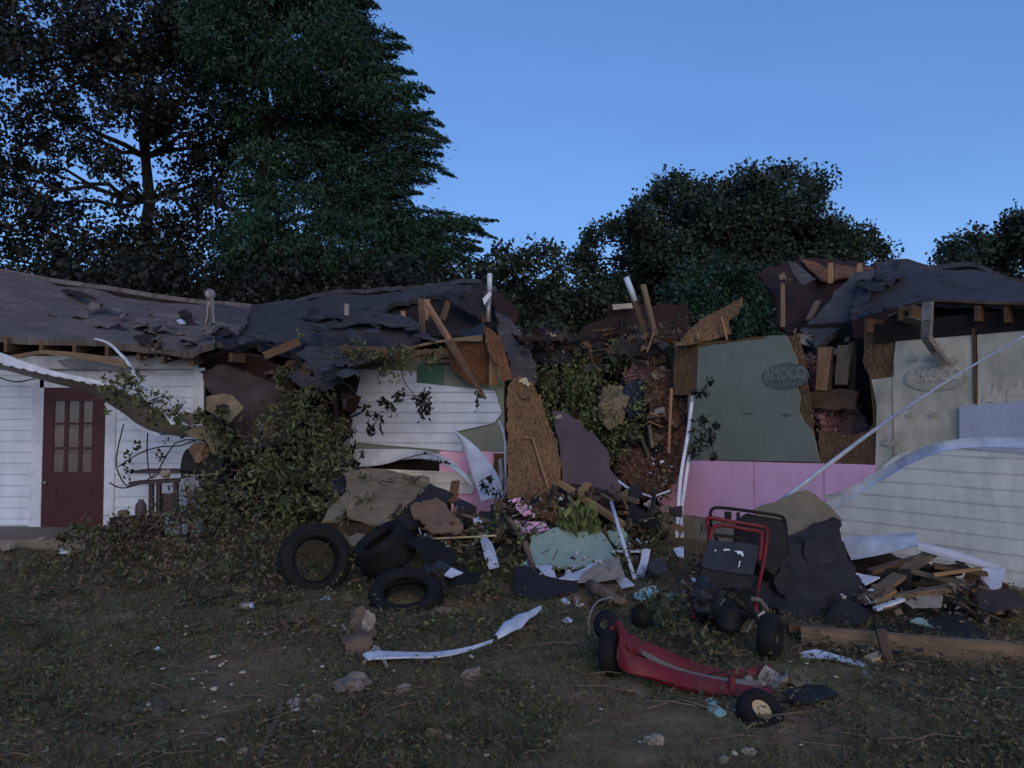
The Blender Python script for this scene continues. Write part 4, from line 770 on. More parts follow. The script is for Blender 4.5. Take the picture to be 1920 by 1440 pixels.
# --- things on and over the roof
m = MB(); e = empty('satellite_dish', P(393, 630, 11.2), 'grey dish seen edge on, standing on thin bent legs on the roof', 'satellite dish')
c = P(394, 552, 11.2); m.lathe([(0, -.05), (.05, -.045), (.082, -.015), (.085, .01), (.06, .03), (0, .035)], c, (.75, -.65, .1), 20, closed=False); m.build('dish', M['steel'], e, smooth=True)
for pts in ([(388, 558, 11.2), (389, 590, 11.2), (383, 627, 11.1)], [(399, 560, 11.2), (400, 600, 11.2), (401, 640, 10.9)], [(393, 560, 11.2), (391, 585, 11.25), (388, 606, 11.4)], [(396, 562, 11.2), (402, 605, 11.1), (400, 632, 11)]):
    m = MB(); m.tube([P(*q) for q in pts], [.014, .013, .017], 8); m.build('leg', M['steel'], e, smooth=True)
m = MB(); m.tube([P(918, 513, 12.4), P(918, 545, 12.4)], .042, 14); o = m.build('vent_pipe', M['pipe'], None, 'upright white plastic vent pipe standing out of the torn roof ridge', 'pipe', smooth=True)
m = MB(); m.tube([P(918, 545, 12.4), P(916, 575, 12.4), P(915, 604, 12.3)], .04, 12); m.build('lower_pipe', M['steel'], o, smooth=True)
S1('metal_flashing', [(905, 560, 12.2), (918, 546, 12.2), (922, 552, 12.2), (908, 572, 12.2)], 'pipe', 'small crumpled piece of pale metal flashing around the white vent pipe', 'flashing', h=.06, wave=.02, thick=.004)
m = MB(); m.tube([P(1174, 520, 12.6), P(1191, 565, 12.6)], .05, 14); m.build('vent_pipe', M['pipe'], None, 'white plastic pipe leaning left above the middle rubble', 'pipe', smooth=True)
beamobj('plank', (1190, 566, 12.6), (1214, 636, 12.3), .11, .045, 'wood2', 'dark plank leaning below the tilted white pipe', 'plank')
beamobj('plank', (1206, 534, 12.4), (1229, 632, 12.2), .085, .045, 'wood3', 'splintered plank standing upright beside the tilted white pipe', 'plank', taper=1.1)
beamobj('plank', (798, 566, 11.6), (845, 640, 11.0), .07, .06, 'wood', 'pale plank leaning out of the torn roof hole', 'plank')
beamobj('plank', (842, 640, 10.9), (910, 748, 10.4), .12, .04, 'wood2', 'dark brown board slanting down across the green foam and white siding', 'plank', up=(0, 1, 0), taper=.35)
S1('roof_slab', [(930, 585, 12.6), (960, 600, 12.3), (985, 640, 11.9), (1003, 680, 11.4), (1006, 720, 11.2), (962, 722, 11.1), (952, 668, 11.4), (938, 636, 12)], 'shingle3', 'slate grey shingled roof slab sliding down behind the leaning brown board', 'roof slab', h=.12, jag=.03, wave=.08, thick=.04)
S1('shingle_heap', [(985, 632, 12.1), (1040, 636, 12.2), (1080, 640, 12.2), (1092, 660, 12), (1060, 668, 11.8), (1020, 655, 11.8), (990, 645, 12)], 'shingle2', 'buckled pile of dark shingles over the middle gap', 'shingles', h=.08, jag=.03, wave=.15, wsc=4, thick=.03)
S1('shingle_heap', [(1000, 660, 11.8), (1060, 650, 11.9), (1088, 668, 11.8), (1070, 690, 11.6), (1030, 684, 11.5), (1004, 676, 11.6)], 'felt', 'black felt sheet folded under the buckled shingles in the gap', 'shingles', h=.08, jag=.03, wave=.15, wsc=4, thick=.03)
S1('navy_cloth', [(862, 618, 11.3), (905, 608, 11.5), (925, 622, 11.4), (900, 632, 11.1), (866, 630, 11.1)], 'tarp', 'crumpled navy cloth draped over the broken eave', 'cloth', h=.07, wave=.08, wsc=4)
S1('wood_chip', [(1025, 636, 11.6), (1032, 622, 11.6), (1037, 628, 11.6), (1043, 624, 11.6), (1040, 638, 11.6)], 'plaster', 'pinkish broken block on top of the shingle pile in the gap', 'block', h=.05, thick=.05)
S1('plywood_sheet', [(906, 612, 10.9), (922, 618, 10.85), (938, 630, 10.8), (948, 662, 10.75), (960, 712, 10.7), (940, 716, 10.7), (935, 690, 10.75), (914, 656, 10.8)], 'osb2', 'narrow brown board leaning against the end of the middle wall', 'board', h=.12, jag=.012, wave=.03)
S1('wood_sheet', [(1142, 572, 13.5), (1290, 572, 13.5), (1300, 640, 13.4), (1142, 650, 13.4)], 'redin', 'dark red brown panel standing behind the tilted pipe', 'panel', h=.2, jag=.03, wave=.05)
S1('metal_scrap', [(1148, 571, 13.3), (1190, 568, 13.3), (1192, 577, 13.3), (1150, 581, 13.3)], 'steel', 'small grey metal cap on the edge of the dark red panel', 'metal cap', h=.1, thick=.02)
S1('plywood_sheet', [(1262, 652, 10.3), (1284, 630, 10.4), (1312, 600, 10.5), (1352, 578, 10.5), (1392, 556, 10.4), (1393, 566, 10.4), (1384, 588, 10.3), (1366, 600, 10.3), (1372, 626, 10.3), (1340, 636, 10.3)], 'osb', 'orange brown board tip jutting up over the green foam wall', 'board', h=.12, jag=.012, wave=.05, thick=.02)
beamobj('plank', (1352, 594, 10.2), (1363, 637, 10.2), .04, .03, 'wood', 'short pale stick upright on top of the green foam wall', 'stick')

# --- the big leaning boards in the middle
S1('plywood_sheet', [(951, 728, 10.0), (962, 712, 10.02), (975, 704, 10.03), (988, 716, 10.02), (999, 716, 10), (1008, 742, 9.98), (1014, 738, 9.98), (1018, 760, 9.95), (1030, 800, 9.85), (1046, 826, 9.75), (1051, 880, 9.6), (1050, 925, 9.5), (1060, 935, 9.45), (1044, 985, 9.3), (1022, 972, 9.3), (1002, 968, 9.35), (985, 945, 9.4), (951, 935, 9.5), (951, 830, 9.8)], 'osb', 'tall torn orange brown board standing upright in the middle of the wreck', 'board', h=.12, jag=.014, wave=.05, thick=.02)
S1('wood_splinter', [(966, 728, 9.9), (978, 738, 9.9), (986, 730, 9.9), (996, 745, 9.88), (978, 748, 9.88)], 'wood2', 'torn brown flap near the top of the tall orange board', 'flap', h=.04, jag=.01, wave=.02)
S1('wood_splinter', [(972, 716, 10.0), (984, 709, 10), (990, 716, 9.98), (998, 722, 9.96), (990, 727, 9.93), (980, 722, 9.94)], 'yel', 'pale raw splinters at the top edge of the tall orange board', 'splinters', h=.03, jag=.02, wave=.04)
m = MB(); m.tube([P(984, 821, 9.75), P(998, 822, 9.72), P(1020, 890, 9.5), P(1044, 968, 9.2)], .016, 5); m.build('stick', M['wood'], None, 'thin bent stick lying against the tall orange board', 'stick')
S1('maroon_board', [(1036, 770, 10.4), (1060, 774, 10.4), (1088, 790, 10.4), (1096, 805, 10.35), (1120, 820, 10.3), (1140, 846, 10.2), (1143, 880, 10.1), (1166, 906, 10), (1158, 940, 9.9), (1100, 934, 9.8), (1056, 930, 9.8), (1050, 838, 10.1), (1040, 800, 10.3)], 'maroon', 'smooth purple brown board leaning right of the tall orange board', 'board', h=.18, jag=.008, wave=.03)
S1('paper_scrap', [(1040, 782, 10.2), (1050, 776, 10.2), (1054, 781, 10.2), (1045, 787, 10.2)], 'plaster', 'tiny pale scrap stuck on the purple brown board', 'scrap', h=.03)
S1('maroon_board', [(1048, 905, 9.6), (1120, 912, 9.6), (1160, 930, 9.5), (1150, 975, 9.2), (1070, 960, 9.2), (1050, 945, 9.3)], 'redin', 'dark reddish panel low behind the fallen beam', 'panel', h=.15, jag=.02, wave=.04)
S1('foam_scrap', [(958, 935, 9.3), (975, 932, 9.3), (998, 962, 9.1), (984, 968, 9.1), (968, 955, 9.2)], 'pink', 'small mauve foam scrap below the tall orange board', 'foam scrap', h=.06, jag=.01, wave=.02)
S1('foam_scrap', [(965, 975, 9.1), (1020, 980, 9), (1032, 992, 8.9), (1000, 1000, 8.8), (970, 995, 8.9)], 'pink', 'dull pink foam strip above the aqua board', 'foam scrap', h=.08, jag=.01, wave=.02)
S1n('aqua_board', [(995, 1002, 8.7), (1018, 998, 8.75), (1040, 985, 8.8), (1085, 980, 8.85), (1125, 992, 8.8), (1150, 1030, 8.5), (1158, 1044, 8.4), (1120, 1058, 8.2), (1075, 1062, 8.15), (1005, 1062, 8.2), (992, 1040, 8.4)], 'aqua', 'pale aqua foam board lying in the middle of the debris', 'foam board', h=.12, jag=.014, wave=.05, thick=.025)
S1('aqua_scrap', [(975, 1060, 8.0), (990, 1048, 8.0), (994, 1060, 7.95), (982, 1064, 7.95)], 'cyan', 'small aqua scrap left of the aqua foam board', 'foam scrap', h=.05, jag=.01)
S1('aqua_scrap', [(1135, 998, 8.6), (1166, 988, 8.7), (1182, 1015, 8.6), (1160, 1030, 8.5)], 'aqua', 'rounded aqua foam scrap behind the white pole', 'foam scrap', h=.06, jag=.01, wave=.03)
S1('foam_scrap', [(1108, 966, 8.9), (1120, 975, 8.9), (1140, 1010, 8.7), (1146, 1035, 8.6), (1128, 1010, 8.7)], 'insul', 'grey pink foil strip right of the hanging greenery', 'strip', h=.05, jag=.01, wave=.03)
S1n('siding_sheet', [(1004, 1062, 8.1), (1034, 1063, 8.05), (1046, 1086, 7.7), (1025, 1080, 7.8), (1012, 1070, 7.9)], 'trim', 'small folded white siding piece under the aqua board', 'siding', h=.06, jag=.006, wave=.03)
S1n('siding_sheet', [(1046, 1086, 7.65), (1060, 1078, 7.8), (1085, 1068, 7.95), (1124, 1047, 8.1), (1090, 1084, 7.65)], 'trim', 'pointed white siding strip crossing under the aqua board', 'siding', h=.06, jag=.004, wave=.03)
S1n('siding_sheet', [(1120, 1050, 8.0), (1160, 1040, 8.1), (1165, 1060, 7.9), (1172, 1082, 7.7), (1130, 1089, 7.6), (1082, 1091, 7.55), (1096, 1070, 7.8)], 'plaster', 'large cream white sheet lying right of the aqua board', 'siding', h=.08, jag=.006, wave=.04, thick=.006)
loft('trim_strip', [(1204, 1029, 8.0), (1200, 1055, 7.9), (1190, 1082, 7.75)], [(1220, 1030, 8.0), (1215, 1055, 7.9), (1207, 1082, 7.75)], M['trim'], .008, L='short upright white trim at the right end of the cream sheet', c='trim')
loft('trim_strip', [(1148, 1032, 8.1), (1175, 1031, 8.05), (1206, 1031, 8.0)], [(1148, 1036, 8.1), (1175, 1036, 8.05), (1206, 1036, 8.0)], M['trim'], .008, L='thin horizontal white trim between the white pole and the short upright trim', c='trim')
m = MB(); m.tube([P(1146, 942, 8.7), P(1160, 990, 8.3), P(1190, 1086, 7.7)], .022, 8); m.build('white_pole', M['pipe'], None, 'slim white pole standing tilted in the middle debris', 'pole', smooth=True)
beamobj('fallen_beam', (1050, 905, 9.4), (1172, 986, 8.7), .1, .05, 'wood', 'long pale beam slanting down behind the hanging greenery', 'beam')
beamobj('plank', (1082, 932, 9.2), (1104, 906, 9.4), .09, .04, 'wood', 'short pale block sticking up beside the slanting beam', 'plank')
beamobj('plank', (1072, 955, 9.0), (1080, 940, 9.1), .1, .04, 'wood3', 'small rounded plank end beneath the slanting beam', 'plank')
beamobj('plank', (1156, 935, 9.2), (1182, 918, 9.4), .07, .04, 'wood3', 'small brown plank by the black flap right of the purple board', 'plank')
loft('trim_strip', [(1160, 899, 9.6), (1172, 908, 9.5), (1182, 915, 9.45)], [(1158, 903, 9.6), (1170, 912, 9.5), (1180, 919, 9.45)], M['trim'], .006, L='little white trim piece right of the purple brown board', c='trim')
S1('felt_scrap', [(1180, 915, 9.3), (1200, 896, 9.4), (1202, 930, 9.2), (1190, 946, 9.1), (1186, 944, 9.1)], 'felt', 'black felt scrap sticking up right of the purple board', 'felt scrap', h=.06, jag=.02, wave=.04)
m = MB(); m.tube([P(1205, 926, 9.2), P(1222, 932, 9.15), P(1256, 920, 9.3)], .012, 6); m.build('white_tube', M['trim'], None, 'thin bent white tube at the left edge of the pink foam wall', 'tube')
S1('plaster_scrap', [(1206, 945, 9.1), (1222, 935, 9.2), (1240, 970, 9), (1230, 968, 9), (1218, 952, 9.1)], 'plaster', 'pale triangular scrap beside the pink foam wall end', 'scrap', h=.06, jag=.01)
# insulation and cloth in the gap
S1('insulation', [(1218, 690, 11.2), (1262, 700, 11), (1262, 745, 10.9), (1292, 745, 10.7), (1288, 830, 10.5), (1262, 900, 10.2), (1240, 880, 10.3), (1220, 790, 10.8), (1214, 740, 11)], 'insul2', 'ragged brown insulation hanging at the left end of the green foam wall', 'insulation', h=.04, jag=.035, wave=.11, wsc=7, thick=.07)
S1('insulation', [(1165, 850, 10.6), (1200, 838, 10.7), (1245, 846, 10.5), (1262, 880, 10.2), (1248, 920, 10), (1205, 925, 10), (1170, 895, 10.2), (1158, 880, 10.4)], 'insul2', 'round clump of brown insulation right of the purple board', 'insulation', h=.04, jag=.035, wave=.11, wsc=7, thick=.07)
S1('insulation', [(1170, 700, 11.6), (1200, 686, 11.7), (1222, 700, 11.5), (1215, 714, 11.4), (1185, 716, 11.4)], 'insul', 'light pink insulation roll on top of the gap rubble', 'insulation', h=.04, jag=.035, wave=.11, wsc=7, thick=.07)
S1('navy_cloth', [(1172, 722, 11.3), (1200, 710, 11.4), (1216, 722, 11.2), (1210, 760, 11), (1180, 780, 10.9), (1166, 764, 11)], 'tarp', 'dark blue cloth hanging below the pink insulation', 'cloth', h=.08, jag=.02, wave=.12, wsc=4)
S1('tan_cardboard', [(1122, 745, 11.2), (1140, 720, 11.4), (1172, 724, 11.3), (1178, 745, 11.1), (1168, 790, 10.9), (1140, 808, 10.8), (1126, 790, 10.9)], 'tan', 'torn tan cardboard in the greenery of the gap', 'cardboard', h=.08, jag=.04, wave=.12, wsc=4)
S1('metal_bits', [(1218, 700, 11.1), (1240, 686, 11.2), (1256, 690, 11.1), (1254, 702, 11), (1226, 712, 11)], 'greyb', 'grey crumpled sheet beside the orange board corner', 'metal scrap', h=.05, jag=.02, wave=.06, wsc=5)
S1('tan_cardboard', [(1098, 660, 12), (1112, 655, 12), (1118, 690, 11.8), (1104, 688, 11.8)], 'greyb', 'pale bent strip above the greenery in the gap', 'strip', h=.05, jag=.02, wave=.05)
S1('pink_insulation', [(1528, 772, 9.2), (1560, 758, 9.2), (1590, 770, 9.1), (1622, 795, 8.9), (1632, 822, 8.8), (1590, 835, 8.9), (1552, 826, 9), (1536, 795, 9.1)], 'insul', 'dusty pink insulation bulging from the hole between green and silver foam', 'insulation', h=.04, jag=.035, wave=.11, wsc=7, thick=.07)
S1('pink_insulation', [(1502, 660, 9.8), (1525, 668, 9.7), (1532, 700, 9.6), (1528, 740, 9.5), (1512, 720, 9.6)], 'insul', 'mauve insulation hanging at the right edge of the green foam', 'insulation', h=.04, jag=.035, wave=.11, wsc=7, thick=.07)
S1('brown_paper', [(1520, 760, 9.3), (1560, 745, 9.3), (1608, 752, 9.2), (1625, 790, 9.05), (1600, 775, 9.1), (1545, 775, 9.2)], 'murk', 'brown paper facing crumpled over the pink insulation in the wall hole', 'paper', h=.07, jag=.03, wave=.12, wsc=4, thick=.03)
rubble('rubble', [(1520, 645, 10, 14, 8, .2), (1500, 630, 10.1, 25, 5, .2), (1570, 700, 9.6, 40, 50, .2), (1300, 640, 10.5, 60, 5, .2), (1540, 800, 9.3, 30, 30, .2), (1240, 800, 10.6, 25, 70, .2)], 170, .03, .16, ['wood2', 'wood', 'insul2', 'plaster', 'wood3', 'redin'])

for o in [q for q in COL.objects if q.name.startswith(('insulation', 'pink_insulation'))]:   # loose fibres
    vv = np.array([tuple(v.co+o.location) for v in o.data.vertices]); vv = np.repeat(vv, 5, 0)+RNG.normal(size=(len(vv)*5, 3))*.03
    V = leafquads(vv, .06, .45); mk('fibre_tuft', V, np.arange(len(V)).reshape(-1, 4), o.data.materials[0], o) if len(vv) > 600 else None
# --- white strips hanging from the middle wall
loft('siding_strip', [(852, 806, 11.3), (880, 826, 11.1), (905, 850, 10.9), (926, 878, 10.7), (940, 908, 10.5), (943, 934, 10.3)], [(853, 808, 11.3), (868, 838, 11.1), (878, 866, 10.9), (886, 892, 10.7), (896, 920, 10.5), (902, 940, 10.3)], M['trim'], .006, 30, 5, .03, L='wide white siding strip peeled away and curling down from the middle wall', c='siding')
loft('siding_strip', [(902, 968, 8.6), (910, 1000, 8.3), (924, 1022, 8.0), (930, 1040, 7.8), (936, 1062, 7.6)], [(886, 972, 8.6), (896, 1004, 8.3), (904, 1024, 8.0), (908, 1042, 7.8), (917, 1067, 7.6)], M['trim'], .006, L='narrow torn white siding piece pointing down left of the brown branch', c='siding')
m = MB(); m.tube([P(936, 790, 11.2), P(943, 808, 11.1), P(947, 830, 11.1), P(948, 930, 10.9)], .018, 6); m.build('trim_strip', M['trim'], None, 'thin white trim hanging straight down left of the tall orange board', 'trim')
S1('foam_scrap', [(934, 862, 10.8), (940, 858, 10.8), (944, 890, 10.7), (942, 930, 10.6), (937, 920, 10.6)], 'steel', 'slim grey blade shaped scrap beside the thin hanging trim', 'scrap', h=.05)
# white trims in front of the pink wall
for i, (pp, lb) in enumerate(((((1296, 742, 9.9), (1286, 820, 9.7), (1273, 900, 9.5), (1266, 1008, 9.2)), 'left of two thin white trims hanging in front of the pink foam'), (((1290, 850, 9.7), (1283, 900, 9.6), (1275, 960, 9.4), (1276, 1008, 9.2)), 'right of two thin white trims hanging in front of the pink foam'))):
    loft('trim_strip', list(pp), [(a+6, b, c) for a, b, c in pp], M['trim'], .02, L=lb, c='trim')
beamobj('plank', (1259, 728, 10.3), (1254, 850, 10.0), .035, .03, 'wood', 'thin upright lath in the brown insulation', 'lath')
# diagonal pole and fascia on the right wall
m = MB(); pts = resample([(1458, 945, 8.2), (1560, 866, 7.9), (1640, 806, 7.6), (1740, 738, 7.15), (1830, 682, 6.85), (1935, 622, 6.5)], 16); m.tube(pts, [.028-.018*min(1, i/10) for i in range(16)], 8); m.build('white_pole', M['trim'], None, 'long thin white pole slanting across the silver and pink foam wall', 'pole', smooth=True)
loft('gutter_strip', [(1538, 928, 7.9), (1575, 922, 7.8), (1640, 888, 7.6), (1700, 852, 7.3), (1760, 830, 7.0), (1840, 820, 6.75), (1945, 822, 6.4)], [(1568, 957, 7.9), (1600, 932, 7.75), (1650, 903, 7.55), (1710, 868, 7.25), (1765, 848, 6.95), (1840, 838, 6.7), (1945, 842, 6.35)], M['trim'], .004, 36, 4, -.02, crumple=.010, L='long pale gutter trim arching from the beige panel to the right edge', c='gutter trim')
loft('siding_strip', [(1580, 1008, 7.6), (1640, 1004, 7.4), (1720, 998, 7.15)], [(1596, 1050, 7.4), (1650, 1040, 7.2), (1722, 1022, 7.0)], M['trim'], .006, 20, 4, .04, L='blue white siding piece folded out at the bottom of the right wall', c='siding')
loft('siding_strip', [(1720, 1014, 6.9), (1800, 1036, 6.75), (1886, 1064, 6.6)], [(1722, 1030, 6.85), (1752, 1040, 6.8), (1862, 1068, 6.6)], M['lilac'], .008, 16, 3, .02, L='grey lilac siding edge slanting down over the lumber pile', c='siding')
S1('siding_sheet', [(1840, 1066, 6.5), (1886, 1064, 6.5), (1878, 1098, 6.3), (1862, 1108, 6.3), (1838, 1082, 6.45)], 'lilac', 'curled grey siding end at the right of the lumber pile', 'siding', h=.06, jag=.004, wave=.03)
# beige board and the black shingle mats
S1('beige_board', [(1412, 955, 7.7), (1460, 940, 7.8), (1512, 917, 7.85), (1530, 924, 7.8), (1552, 942, 7.7), (1580, 972, 7.5), (1562, 980, 7.4), (1500, 998, 7.3), (1476, 1004, 7.3), (1430, 990, 7.5)], 'greyb', 'bent grey beige board behind the black shingle mat', 'board', h=.1, jag=.004, wave=.06, thick=.015)
S1('shingle_mat', [(1476, 1002, 7.15), (1500, 990, 7.2), (1530, 978, 7.25), (1560, 972, 7.25), (1574, 978, 7.2), (1578, 1014, 7.1), (1588, 1035, 7.0), (1600, 1058, 6.9), (1612, 1082, 6.75), (1624, 1110, 6.6), (1634, 1140, 6.45), (1618, 1162, 6.3), (1560, 1174, 6.2), (1500, 1174, 6.2), (1460, 1155, 6.3), (1428, 1120, 6.5), (1420, 1060, 6.8), (1440, 1020, 7.0)], 'matshingle', 'large black shingle mat draped beside the red kart seat', 'shingle mat', h=.08, jag=.02, wave=.09, wsc=3, thick=.02)
for t, lb in (([(1500, 1010, 6.98), (1556, 1000, 7.0), (1572, 1040, 6.85), (1540, 1062, 6.8), (1506, 1046, 6.85)], 'upper grey layer on the large black shingle mat'), ([(1466, 1060, 6.7), (1520, 1066, 6.7), (1560, 1110, 6.5), (1540, 1150, 6.3), (1480, 1130, 6.4), (1450, 1090, 6.6)], 'lower grey layer on the large black shingle mat')):
    S1('shingle_mat', t, 'matshingle', lb, 'shingle mat', h=.06, jag=.035, wave=.05, wsc=4, thick=.01)
S1('shingle_mat', [(1536, 1172, 6.1), (1560, 1140, 6.2), (1585, 1122, 6.3), (1610, 1132, 6.25), (1638, 1150, 6.15), (1610, 1176, 6.0)], 'felt', 'black folded corner at the foot of the large shingle mat', 'shingle mat', h=.08, jag=.01, wave=.06, thick=.012)
S1('felt_sheet', [(1640, 1156, 6.1), (1700, 1140, 6.2), (1766, 1134, 6.2), (1800, 1144, 6.1), (1860, 1200, 5.6), (1800, 1206, 5.5), (1700, 1186, 5.7), (1640, 1180, 5.8)], 'felt', 'flat black felt sheet on the lumber pile above the long board', 'felt sheet', h=.1, jag=.01, wave=.08, thick=.01)
S1('siding_sheet', [(1695, 1128, 6.2), (1730, 1114, 6.3), (1768, 1112, 6.3), (1765, 1137, 6.1), (1710, 1138, 6.1)], 'plaster', 'pale rectangular siding offcut in the lumber pile', 'siding', h=.06, jag=.006)
S1('aqua_scrap', [(1706, 1164, 5.85), (1718, 1158, 5.9), (1730, 1158, 5.9), (1750, 1174, 5.75), (1738, 1172, 5.8)], 'aqua', 'pale aqua scrap lying on the flat black felt sheet', 'foam scrap', h=.04)
S1('cardboard', [(1830, 1110, 6.2), (1880, 1104, 6.2), (1905, 1112, 6.1), (1918, 1140, 5.9), (1880, 1142, 5.9), (1840, 1140, 6)], 'murk', 'grey brown sheet at the right end of the lumber pile', 'sheet', h=.08, jag=.02, wave=.06)
S1('siding_sheet', [(1596, 1072, 6.9), (1626, 1078, 6.8), (1650, 1082, 6.7), (1622, 1096, 6.6)], 'white', 'small white triangle of siding right of the shingle mat', 'siding', h=.05)
for a, b, wd, ht, m_, lb in (((1618, 1128, 6.35), (1750, 1034, 6.95), .13, .03, 'wood3', 'wide grey brown board slanting up through the lumber pile'), ((1636, 1128, 6.3), (1806, 1098, 6.3), .07, .05, 'wood3', 'long board lying almost level across the lumber pile'), ((1640, 1142, 6.1), (1692, 1123, 6.2), .05, .02, 'white', 'thin white lath at the right edge of the shingle mat'), ((1750, 1078, 6.4), (1840, 1066, 6.4), .035, .03, 'wood', 'pale thin lath under the grey siding edge'), ((1655, 1120, 6.3), (1678, 1106, 6.3), .06, .03, 'wood', 'short offcut between the two slanting boards'), ((1630, 1072, 6.8), (1725, 1046, 6.9), .10, .03, 'wood2', 'dark board at the back of the lumber pile'), ((1690, 1066, 6.7), (1850, 1106, 6.25), .12, .02, 'wood3', 'wide dark board inside the lumber pile'), ((1750, 1060, 6.6), (1850, 1075, 6.45), .16, .03, 'wood2', 'dark board under the grey lilac siding edge')):
    beamobj('plank', a, b, wd, ht, m_, lb, 'plank')
beamobj('long_board', (1502, 1190, 5.55), (1935, 1226, 5.1), .05, .12, 'wood2', 'long brown board on edge along the foot of the lumber pile', 'board', jit=.006)
bpy.data.objects['long_board'].data.materials[0] = M['wood3']
beamobj('plank', (1478, 1176, 5.7), (1550, 1182, 5.65), .08, .05, 'wood2', 'short board end on top of the long brown board', 'plank')
beamobj('plank', (1652, 1182, 5.3), (1664, 1236, 5.05), .06, .03, 'wood2', 'small upright stick leaning on the long brown board', 'stick')
loft('trim_strip', [(1498, 1224, 5.25), (1530, 1218, 5.25), (1570, 1228, 5.15), (1622, 1243, 5.02)], [(1500, 1233, 5.2), (1540, 1234, 5.15), (1570, 1238, 5.1), (1620, 1250, 4.98)], M['trim'], .006, L='white trim strip on the grass below the long brown board', c='trim')
m = MB(); c = gd(1642, 1246, .03); m.box(c, Vector((.065, .03, .01)), Vector((-.01, .035, 0)), Vector((0, 0, .022))); m.build('wood_block', M['yel'], None, 'bright pale wood block at the end of the white trim strip', 'block')
S1('felt_dome', [(1462, 1316, 4.45), (1480, 1292, 4.6), (1512, 1280, 4.7), (1545, 1288, 4.6), (1572, 1308, 4.5), (1530, 1320, 4.35), (1490, 1322, 4.35)], 'felt', 'dark rounded rubber flap on the grass right of the red kart', 'flap', h=.06, wave=.05, thick=.02)
S1('grey_scrap', [(1470, 1275, 4.75), (1500, 1252, 4.9), (1535, 1262, 4.85), (1540, 1280, 4.75), (1490, 1290, 4.65)], 'tan', 'grey tan rag behind the dark rubber flap', 'rag', h=.05, jag=.02, wave=.05)
S1('chip_heap', [(1395, 1268, 4.72), (1440, 1252, 4.85), (1474, 1258, 4.85), (1476, 1280, 4.7), (1440, 1292, 4.6), (1400, 1284, 4.65)], 'plaster', 'crumbled whitish insulation lying between the red kart rails', 'insulation', h=.035, jag=.02, wave=.12, wsc=8, thick=.05)
# ------------------------------------------------------------------ tyres
def tyre(Lb, c, axis, R_=.32, w=.21, sq=None, g='old tyres dumped in front of the middle wall'):
    e = None; h = w/2; m = MB()
    prof = [(R_*.60, -h*.75), (R_*.66, -h*.95), (R_*.82, -h*1.05), (R_*.94, -h*.92), (R_*.985, -h*.7)]
    k = 5
    for i in range(k):
        a = -h*.7+i*(h*1.4/k); b = a+h*1.4/k
        prof += [(R_, a+.004), (R_, b-.012), (R_*.972, b-.010), (R_*.972, b-.002)]
    prof += [(R_*.94, h*.92), (R_*.82, h*1.05), (R_*.66, h*.95), (R_*.60, h*.75), (R_*.58, h*.6), (R_*.64, h*.55), (R_*.86, h*.7), (R_*.93, h*.4), (R_*.93, -h*.4), (R_*.86, -h*.7), (R_*.64, -h*.55), (R_*.58, -h*.6)]
    m.lathe(prof, c, axis, 48, sq=sq); return m.build('tyre', M['rubber'], None, Lb, 'tyre', g, smooth=False)
tyre('upright old black tyre facing the camera, left of the others', P(590, 1050, 7.35), (.42, -.88, .22), .335, .24)
tyre('old tyre tipped on edge just right of the upright tyre', P(722, 1030, 7.4), (-.52, -.24, .82), .31, .30, sq=lambda a: 1+.05*math.cos(2*a))
tyre('crushed tyre lying nearest the camera below the tipped tyre', P(762, 1118, 6.75), (-.08, -.55, .85), .30, .2, sq=lambda a: 1+.10*math.cos(2*a+.3))
S1('rubber_flap', [(765, 1000, 7.5), (800, 1015, 7.3), (850, 1022, 7.2), (856, 1046, 7.0), (800, 1052, 6.95), (772, 1040, 7.1)], 'rubber', 'torn black rubber sheet right of the tipped tyre', 'rubber sheet', h=.06, jag=.02, wave=.14, wsc=3, thick=.02)
S1('rubber_flap', [(752, 1045, 7.1), (800, 1052, 7.0), (860, 1060, 6.95), (846, 1080, 6.8), (800, 1078, 6.8), (770, 1070, 6.9)], 'vinyl', 'folded black rubber sheet behind the crushed tyre', 'rubber sheet', h=.06, jag=.02, wave=.16, wsc=3, thick=.02)
S1('rubber_flap', [(832, 1080, 6.8), (862, 1062, 6.9), (902, 1066, 6.9), (898, 1096, 6.7), (850, 1102, 6.6)], 'rubber', 'small black rubber piece right of the crushed tyre', 'rubber sheet', h=.06, jag=.02, wave=.1, wsc=4)
S1('siding_sheet', [(833, 1077, 6.75), (846, 1064, 6.85), (868, 1073, 6.8), (846, 1082, 6.7)], 'trim', 'small white siding piece on the black rubber', 'siding', h=.04)
# boards behind the tyres
S1('particle_board', [(642, 886, 9.2), (720, 880, 9.4), (806, 892, 9.3), (805, 905, 9.2), (772, 942, 8.7), (730, 984, 8.2), (690, 980, 8.2), (650, 970, 8.3), (656, 920, 8.8)], 'tan', 'weathered tan board strewn with leaves above the tyres', 'board', h=.12, jag=.015, wave=.05, thick=.02)
S1('plank', [(666, 906, 9.0), (672, 908, 9.0), (638, 975, 8.3), (604, 978, 8.3), (618, 950, 8.6), (645, 925, 8.8)], 'greyb', 'short grey plank leaning left of the tan board', 'plank', h=.1, jag=.012, wave=.02, thick=.03)
S1('navy_cloth', [(612, 894, 9.3), (640, 884, 9.4), (652, 892, 9.3), (646, 928, 9.1), (622, 926, 9.1)], 'tarp', 'dark blue bundle left of the weathered tan board', 'bundle', h=.07, jag=.015, wave=.15, wsc=4, thick=.06)
S1('felt_sheet', [(775, 940, 8.6), (806, 905, 9), (850, 930, 8.9), (800, 985, 8.3), (760, 990, 8.2), (735, 984, 8.1)], 'felt', 'black sheet under the right edge of the tan board', 'felt sheet', h=.1, jag=.01, wave=.05)
